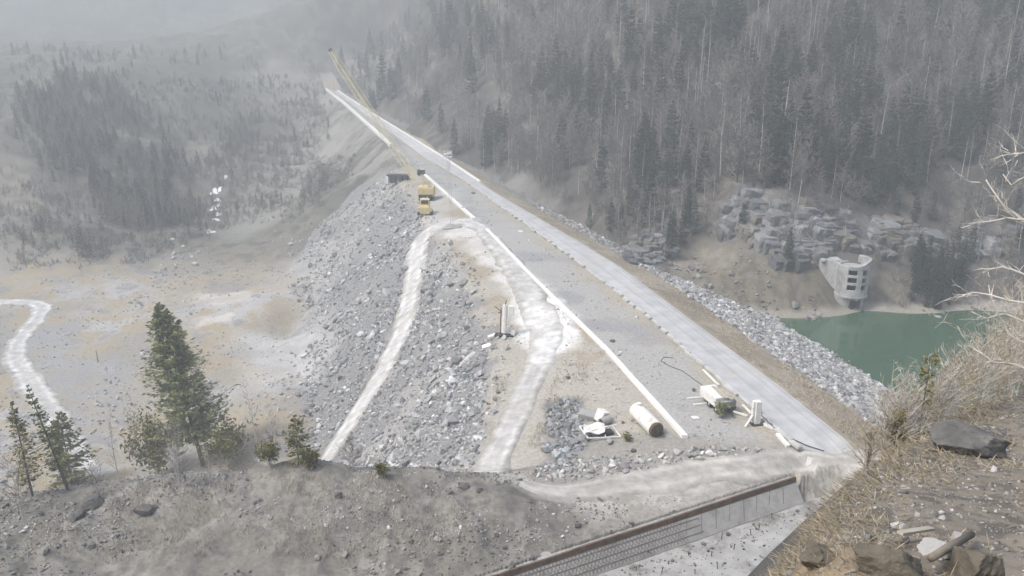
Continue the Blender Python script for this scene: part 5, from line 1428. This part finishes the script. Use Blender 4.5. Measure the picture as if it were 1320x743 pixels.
# ================================================================== single plants close by
def spruce(px, py, top_px, name, label, rad_px, seed, whorls, per, needles, nw, nl, mat, gap=.1, cat='tree', droop=.25, irr=.25, top_x=None, group=None, shape=.85):
    c = hit(px, py); S_ = px_size(*c)
    h = at_y(px, top_px, c[1])[2] - c[2]
    e = empty(name, c, 0, label, cat, group)
    tm, br, V, rn = spruce_geo(h, rad_px * S_, seed, whorls, per, needles, nw * S_, nl * S_, gap, droop, shape, irr)
    tm.add(br.V, br.F); t = tm.build('trunk', M['bark'], e)
    cr_ = crown_mesh('crown', V, mat, e, rn)
    if top_x is not None: e.rotation_euler = (0, math.atan2((top_x - px) * S_, h), 0)
    return e
spruce(262, 600, 388, 'spruce_tree', 'tall young green spruce standing alone at the edge of the spoil heap', 51, 501, 46, 10, 26, 1.1, 8, M['spruce_near'], .17, top_x=234, irr=.32, droop=.12, shape=.8)
spruce(93, 625, 530, 'spruce_tree', 'small sparse green spruce beside two thin bare trunks at the heap edge', 36, 502, 20, 7, 16, 1.2, 8, M['olive'], .06)
spruce(88, 632, 492, 'thin_spruce', 'thin half bare spruce behind the small sparse green one', 20, 503, 24, 6, 9, 1.0, 5, M['spruce_near'], .2, top_x=62)
spruce(42, 640, 515, 'thin_spruce', 'thin grey spruce nearest the white valley road', 24, 504, 24, 6, 10, 1.0, 5, M['olive'], .15, top_x=40)
spruce(385, 600, 535, 'pine_sapling', 'little olive pine sapling standing right of the tall spruce', 28, 505, 12, 6, 12, 1.3, 7, M['olive'], .1)
def shrub(px, py, name, label, w_px, h_px, mat, seed, n=900, leaf=(1.4, 6), bare=False, cat='shrub', group=None, stems=14, twm=None):
    c = hit(px, py); S_ = px_size(*c); r = np.random.default_rng(seed)
    e = empty(name, c, 0, label, cat, group)
    A_, Hh = w_px / 2 * S_, h_px * S_
    sm = MB(); Vt = []
    tips = []
    for k in range(stems):
        a = r.uniform(0, 6.283); rr = A_ * r.uniform(.2, 1); top = np.array([math.cos(a) * rr, math.sin(a) * rr, Hh * r.uniform(.5, 1)])
        mid = top * np.array([.35, .35, .55]) + r.normal(0, .04 * Hh, 3)
        sm.tube([(0, 0, -.1), mid, top], [.35 * S_, .26 * S_, .1 * S_], 5); tips.append((mid, top))
        for t in range(8):
            g = r.uniform(0, 1); b0 = mid + (top - mid) * g; dd = r.normal(0, .6, 3) + np.array([math.cos(a) * .4, math.sin(a) * .4, .8]); dd /= np.linalg.norm(dd)
            L_ = Hh * r.uniform(.12, .32); s = np.cross(dd, r.normal(size=3)); s /= np.linalg.norm(s); w_ = .16 * S_
            Vt += [b0 - s * w_, b0 + s * w_, b0 + dd * L_ + s * w_ * .4, b0 + dd * L_ - s * w_ * .4]
    sm.build('stems', twm or M['twig_pale'], e)
    if bare: crown_mesh('twigs', np.array(Vt), twm or M['twig_pale'], e)
    else:
        k = r.integers(0, len(tips), n); f = r.uniform(.1, 1.1, n)
        p = np.array([tips[a][0] + (tips[a][1] - tips[a][0]) * b4 for a, b4 in zip(k, f)]) + r.normal(0, 1, (n, 3)) * np.array([A_, A_, Hh]) * .13
        p[:, 2] = np.maximum(p[:, 2], .02)
        d = r.normal(0, .7, (n, 3)) + np.array([0, 0, .35]); d /= np.linalg.norm(d, axis=1)[:, None]
        crown_mesh('foliage', quads_from(p, d, leaf[0] * S_ * r.uniform(.5, 1.2, n), leaf[1] * S_ * r.uniform(.5, 1.2, n), r), mat, e)
    return e
shrub(205, 612, 'shrub', 'wide olive shrub left of the tall spruce trunk', 74, 72, M['olive'], 601, 2000)
shrub(296, 605, 'shrub', 'round olive shrub right of the tall spruce trunk', 60, 56, M['olive'], 602, 1600)
shrub(348, 602, 'shrub', 'low olive shrub between the round shrub and the pine sapling', 34, 30, M['olive'], 603, 500)
shrub(402, 606, 'shrub', 'low olive shrub at the foot of the rockfill track', 30, 26, M['olive'], 604, 420)
shrub(492, 614, 'shrub', 'tiny yellow green shrub at the lower edge of the rockfill', 20, 16, M['olive'], 605, 260)
shrub(175, 590, 'shrub', 'tan leafed thin shrub behind the wide olive one', 40, 70, M['yellow_green'], 606, 260, (1.0, 4), stems=10)
shrub(930, 538, 'shrub', 'small dark shrub under the trailer tail', 18, 18, M['spruce_near'], 607, 200)
shrub(809, 568, 'shrub', 'tiny yellow tuft between the white cabin wreck and the tank', 10, 8, M['yellow_green'], 608, 120)
def sapling(px, py, top, label, seed, spread=.22, tw=.35, mat=None, top_x=None, multi=1, name='bare_sapling', n1=16, group=None, tr=.006):
    c = hit(px, py); S_ = px_size(*c); h = at_y(px, top, c[1])[2] - c[2]
    e = empty(name, c, 0, label, 'tree', group)
    tm, V = bare_geo(h, seed, n1, spread, 5, tw * S_, tr, multi, .9, .15, 1.0)
    tm.build('trunk', mat or M['twig_pale'], e); crown_mesh('crown', V, M['twig'], e)
    if top_x is not None: e.rotation_euler = (0, math.atan2((top_x - px) * S_, h), 0)
    return e
sapling(232, 628, 535, 'forked pale leafless sapling in front of the wide olive shrub', 701, .3, multi=4)
sapling(154, 622, 515, 'thin leafless sapling standing alone between the small spruce and the wide olive shrub', 702, .1)
sapling(334, 592, 480, 'tall leafless sapling just right of the tall spruce', 703, .2, top_x=330)
sapling(352, 592, 498, 'second leafless sapling right of the tall spruce, slim and straight', 704, .14, top_x=353)
sapling(30, 668, 585, 'bushy grey leafless sapling low at the left edge of the heap', 705, .4, multi=3)
sapling(272, 640, 560, 'thin grey leafless sapling in front of the tall spruce trunk', 706, .1)
sapling(455, 608, 560, 'fan shaped leafless sapling over the foot of the rockfill track', 707, .4, multi=4)
sapling(34, 715, 660, 'lone grey leafless stick sapling on the lower slope of the heap', 708, .08, n1=6)
sapling(128, 640, 590, 'low leafless sapling right of the small sparse spruce', 709, .3, multi=3)
# right side: leafless shrubs on the rim of the near bank
RIM = [(1150,556,470),(1172,550,500),(1203,540,455),(1226,534,440),(1246,526,430),(1266,518,410),(1286,511,380),(1304,505,360),(1322,500,350),(1143,560,505),(1165,552,490),(1192,545,492),(1215,538,480),(1236,530,470),(1256,522,452),(1275,515,430),(1296,508,420),(1312,503,400),(1332,500,380),(1120,575,545)]
for i, (px, py, tp) in enumerate(RIM):
    c = on_bank(px, py); g = terrain(np.array([c[0]]), np.array([c[1]]))[0]; c[2] = g; S_ = px_size(*c); h = at_y(px, tp, c[1])[2] - g
    e = empty('bare_shrub', c, rng.uniform(0, 6), 'leafless tan brown shrub on the rim of the near bank above the lake', 'shrub', 'leafless shrubs along the rim of the near bank')
    tm, V = bare_geo(max(h, .5), 720 + i, 9, .42, 6, .45 * S_, .006, 7, 1.0, .15, .8)
    tm.build('stems', M['twig_pale'] if i % 2 else M['twig_tan'], e); crown_mesh('twigs', V, M['twig_tan'] if i % 2 else M['twig_pale'], e)
def rim_plant(px, py, tp, seed, name, label, mat, rad):
    c = on_bank(px, py); c[2] = gz(c[0], c[1]); S_ = px_size(*c); h = at_y(px, tp, c[1])[2] - c[2]
    e = empty(name, c, 0, label, 'tree')
    tm, br, V, rn = spruce_geo(h, rad * S_, seed, 12, 5, 9, 1.2 * S_, 7 * S_, .1, .1, .7, .3)
    tm.build('trunk', M['bark'], e); cr_ = crown_mesh('crown', V, mat, e, rn)
rim_plant(1186, 548, 455, 801, 'conifer_sapling', 'yellow green conifer sapling on the rim of the near bank in front of the lake', M['yellow_green'], 17)
rim_plant(1155, 560, 530, 802, 'conifer_sapling', 'tiny olive conifer sapling low on the rim left of the leafless shrubs', M['olive'], 14)
# bare tree leaning in from beyond the frame, its pale limbs over the lake
base = np.array([17.5, 18.0, 0]); base[2] = gz(base[0], base[1])
e = empty('leaning_tree', base, 0, 'pale leafless tree at the frame edge with limbs reaching out over the lake', 'tree')
tm = MB(); r = np.random.default_rng(91); Vt = []
D0 = 17.0
def limb(pxs, r0, nt, dy=0):
    pts = [at_y(px, py, D0 + dy + .25 * i) - base for i, (px, py) in enumerate(pxs)]
    # soften the corners
    q = []
    for i in range(len(pts) - 1):
        for t in (0, .5): q.append(pts[i] * (1 - t) + pts[i + 1] * t + r.normal(0, .02, 3))
    q.append(pts[-1]); rad = np.linspace(r0 * 1.25, .014, len(q)); tm.tube(q, list(rad), 6)
    for k in range(nt):
        i = r.integers(1, len(q) - 1); f = r.random(); b0 = q[i] * (1 - f) + q[i + 1] * f
        dd = (q[i + 1] - q[i]); dd /= np.linalg.norm(dd); dd = dd * .8 + r.normal(0, .55, 3) + np.array([-.1, 0, .25]); dd /= np.linalg.norm(dd)
        L_ = r.uniform(.25, .9); prev = b0; w_ = .013
        for s_ in range(4):
            nx = prev + dd * L_ / 4; s = np.cross(dd, r.normal(size=3)); s /= np.linalg.norm(s)
            Vt.extend([prev - s * w_, prev + s * w_, nx + s * w_ * .75, nx - s * w_ * .75]); w_ *= .75
            if r.random() < .7:
                d2 = dd + r.normal(0, .6, 3); d2 /= np.linalg.norm(d2); e2 = nx + d2 * L_ * .3
                Vt.extend([nx - s * w_ * .7, nx + s * w_ * .7, e2 + s * .003, e2 - s * .003])
            prev = nx; dd = dd + r.normal(0, .18, 3); dd /= np.linalg.norm(dd)
tk = [at_y(1420, 545, 18.0) - base, at_y(1400, 420, 17.6) - base, at_y(1385, 300, 17.2) - base, at_y(1380, 180, 17) - base]
tk[0] = np.array([0, 0, -.3])
MB().tube(tk, [.16, .12, .09, .05], 9).build('trunk', M['twig_pale'], e, True)
limb([(1390,330),(1345,300),(1318,285),(1297,272),(1282,250),(1271,232)], .035, 14)
limb([(1388,300),(1340,282),(1310,283),(1285,284),(1258,287)], .03, 12)
limb([(1395,390),(1350,365),(1318,352),(1290,345),(1265,352)], .03, 14)
limb([(1398,420),(1350,400),(1315,390),(1285,383),(1262,378),(1245,380)], .032, 16)
limb([(1400,450),(1350,432),(1318,415),(1295,405),(1270,412),(1252,402)], .03, 14, .6)
limb([(1402,480),(1360,460),(1325,445),(1300,430),(1285,400),(1275,375)], .03, 16, .4)
limb([(1385,250),(1350,235),(1325,228),(1305,238),(1293,225)], .024, 12)
limb([(1380,200),(1345,205),(1322,196),(1300,200)], .02, 10)
limb([(1402,500),(1350,490),(1310,470),(1280,468),(1255,450)], .026, 16, .5)
tm.build('limbs', M['twig_pale'], e, True); crown_mesh('twigs', np.array(Vt), M['twig_pale'], e)
# ================================================================== light, air
w = bpy.data.worlds.new('World'); scene.world = w; w.use_nodes = True
nt = w.node_tree
sky = nt.nodes.new('ShaderNodeTexSky'); sky.sky_type = 'NISHITA'; sky.sun_disc = False
SUN_EL, SUN_AZ = R(54), R(-112)          # azimuth clockwise from +y
sky.sun_elevation = SUN_EL; sky.sun_rotation = SUN_AZ
sky.air_density = 1.0; sky.dust_density = 4.0; sky.ozone_density = 1.0
nt.links.new(sky.outputs['Color'], nt.nodes['Background'].inputs['Color'])
nt.nodes['Background'].inputs['Strength'].default_value = SKY
sd = bpy.data.lights.new('sun', 'SUN'); so = bpy.data.objects.new('sun', sd); col.objects.link(so)
sd.energy = 1.5; sd.angle = R(10); sd.color = (1, .975, .91)
dv = Vector((math.sin(SUN_AZ) * math.cos(SUN_EL), math.cos(SUN_AZ) * math.cos(SUN_EL), math.sin(SUN_EL)))
so.rotation_euler = dv.to_track_quat('Z', 'Y').to_euler(); so.location = (0, 0, 300)
zlo = float(GZf.min()) - 1.0; zhi = float(GZf.max()) + 22
hz = MB().box((0, 600, (zlo + zhi) / 2), (3600, 2400, zhi - zlo)).build('haze', None)
mh = bpy.data.materials.new('haze_air'); mh.use_nodes = True
ntm = mh.node_tree; ntm.nodes.remove(ntm.nodes['Principled BSDF'])
pv = ntm.nodes.new('ShaderNodeVolumePrincipled'); pv.inputs['Density'].default_value = HAZE
pv.inputs['Color'].default_value = (.645, .695, .72, 1); pv.inputs['Anisotropy'].default_value = 0.0
ntm.links.new(pv.outputs['Volume'], ntm.nodes['Material Output'].inputs['Volume'])
hz.data.materials.append(mh); tag(hz, kind='stuff')
scene.view_settings.view_transform = 'Standard'; scene.view_settings.look = 'None'
scene.view_settings.gamma = 1; scene.view_settings.use_curve_mapping = False
scene.view_settings.exposure = EXPO
scene.render.engine = 'CYCLES'
cy = scene.cycles
cy.max_bounces = 6; cy.diffuse_bounces = 2; cy.glossy_bounces = 2; cy.transparent_max_bounces = 6; cy.volume_bounces = 1
cy.use_denoising = True
scene.render.film_transparent = False
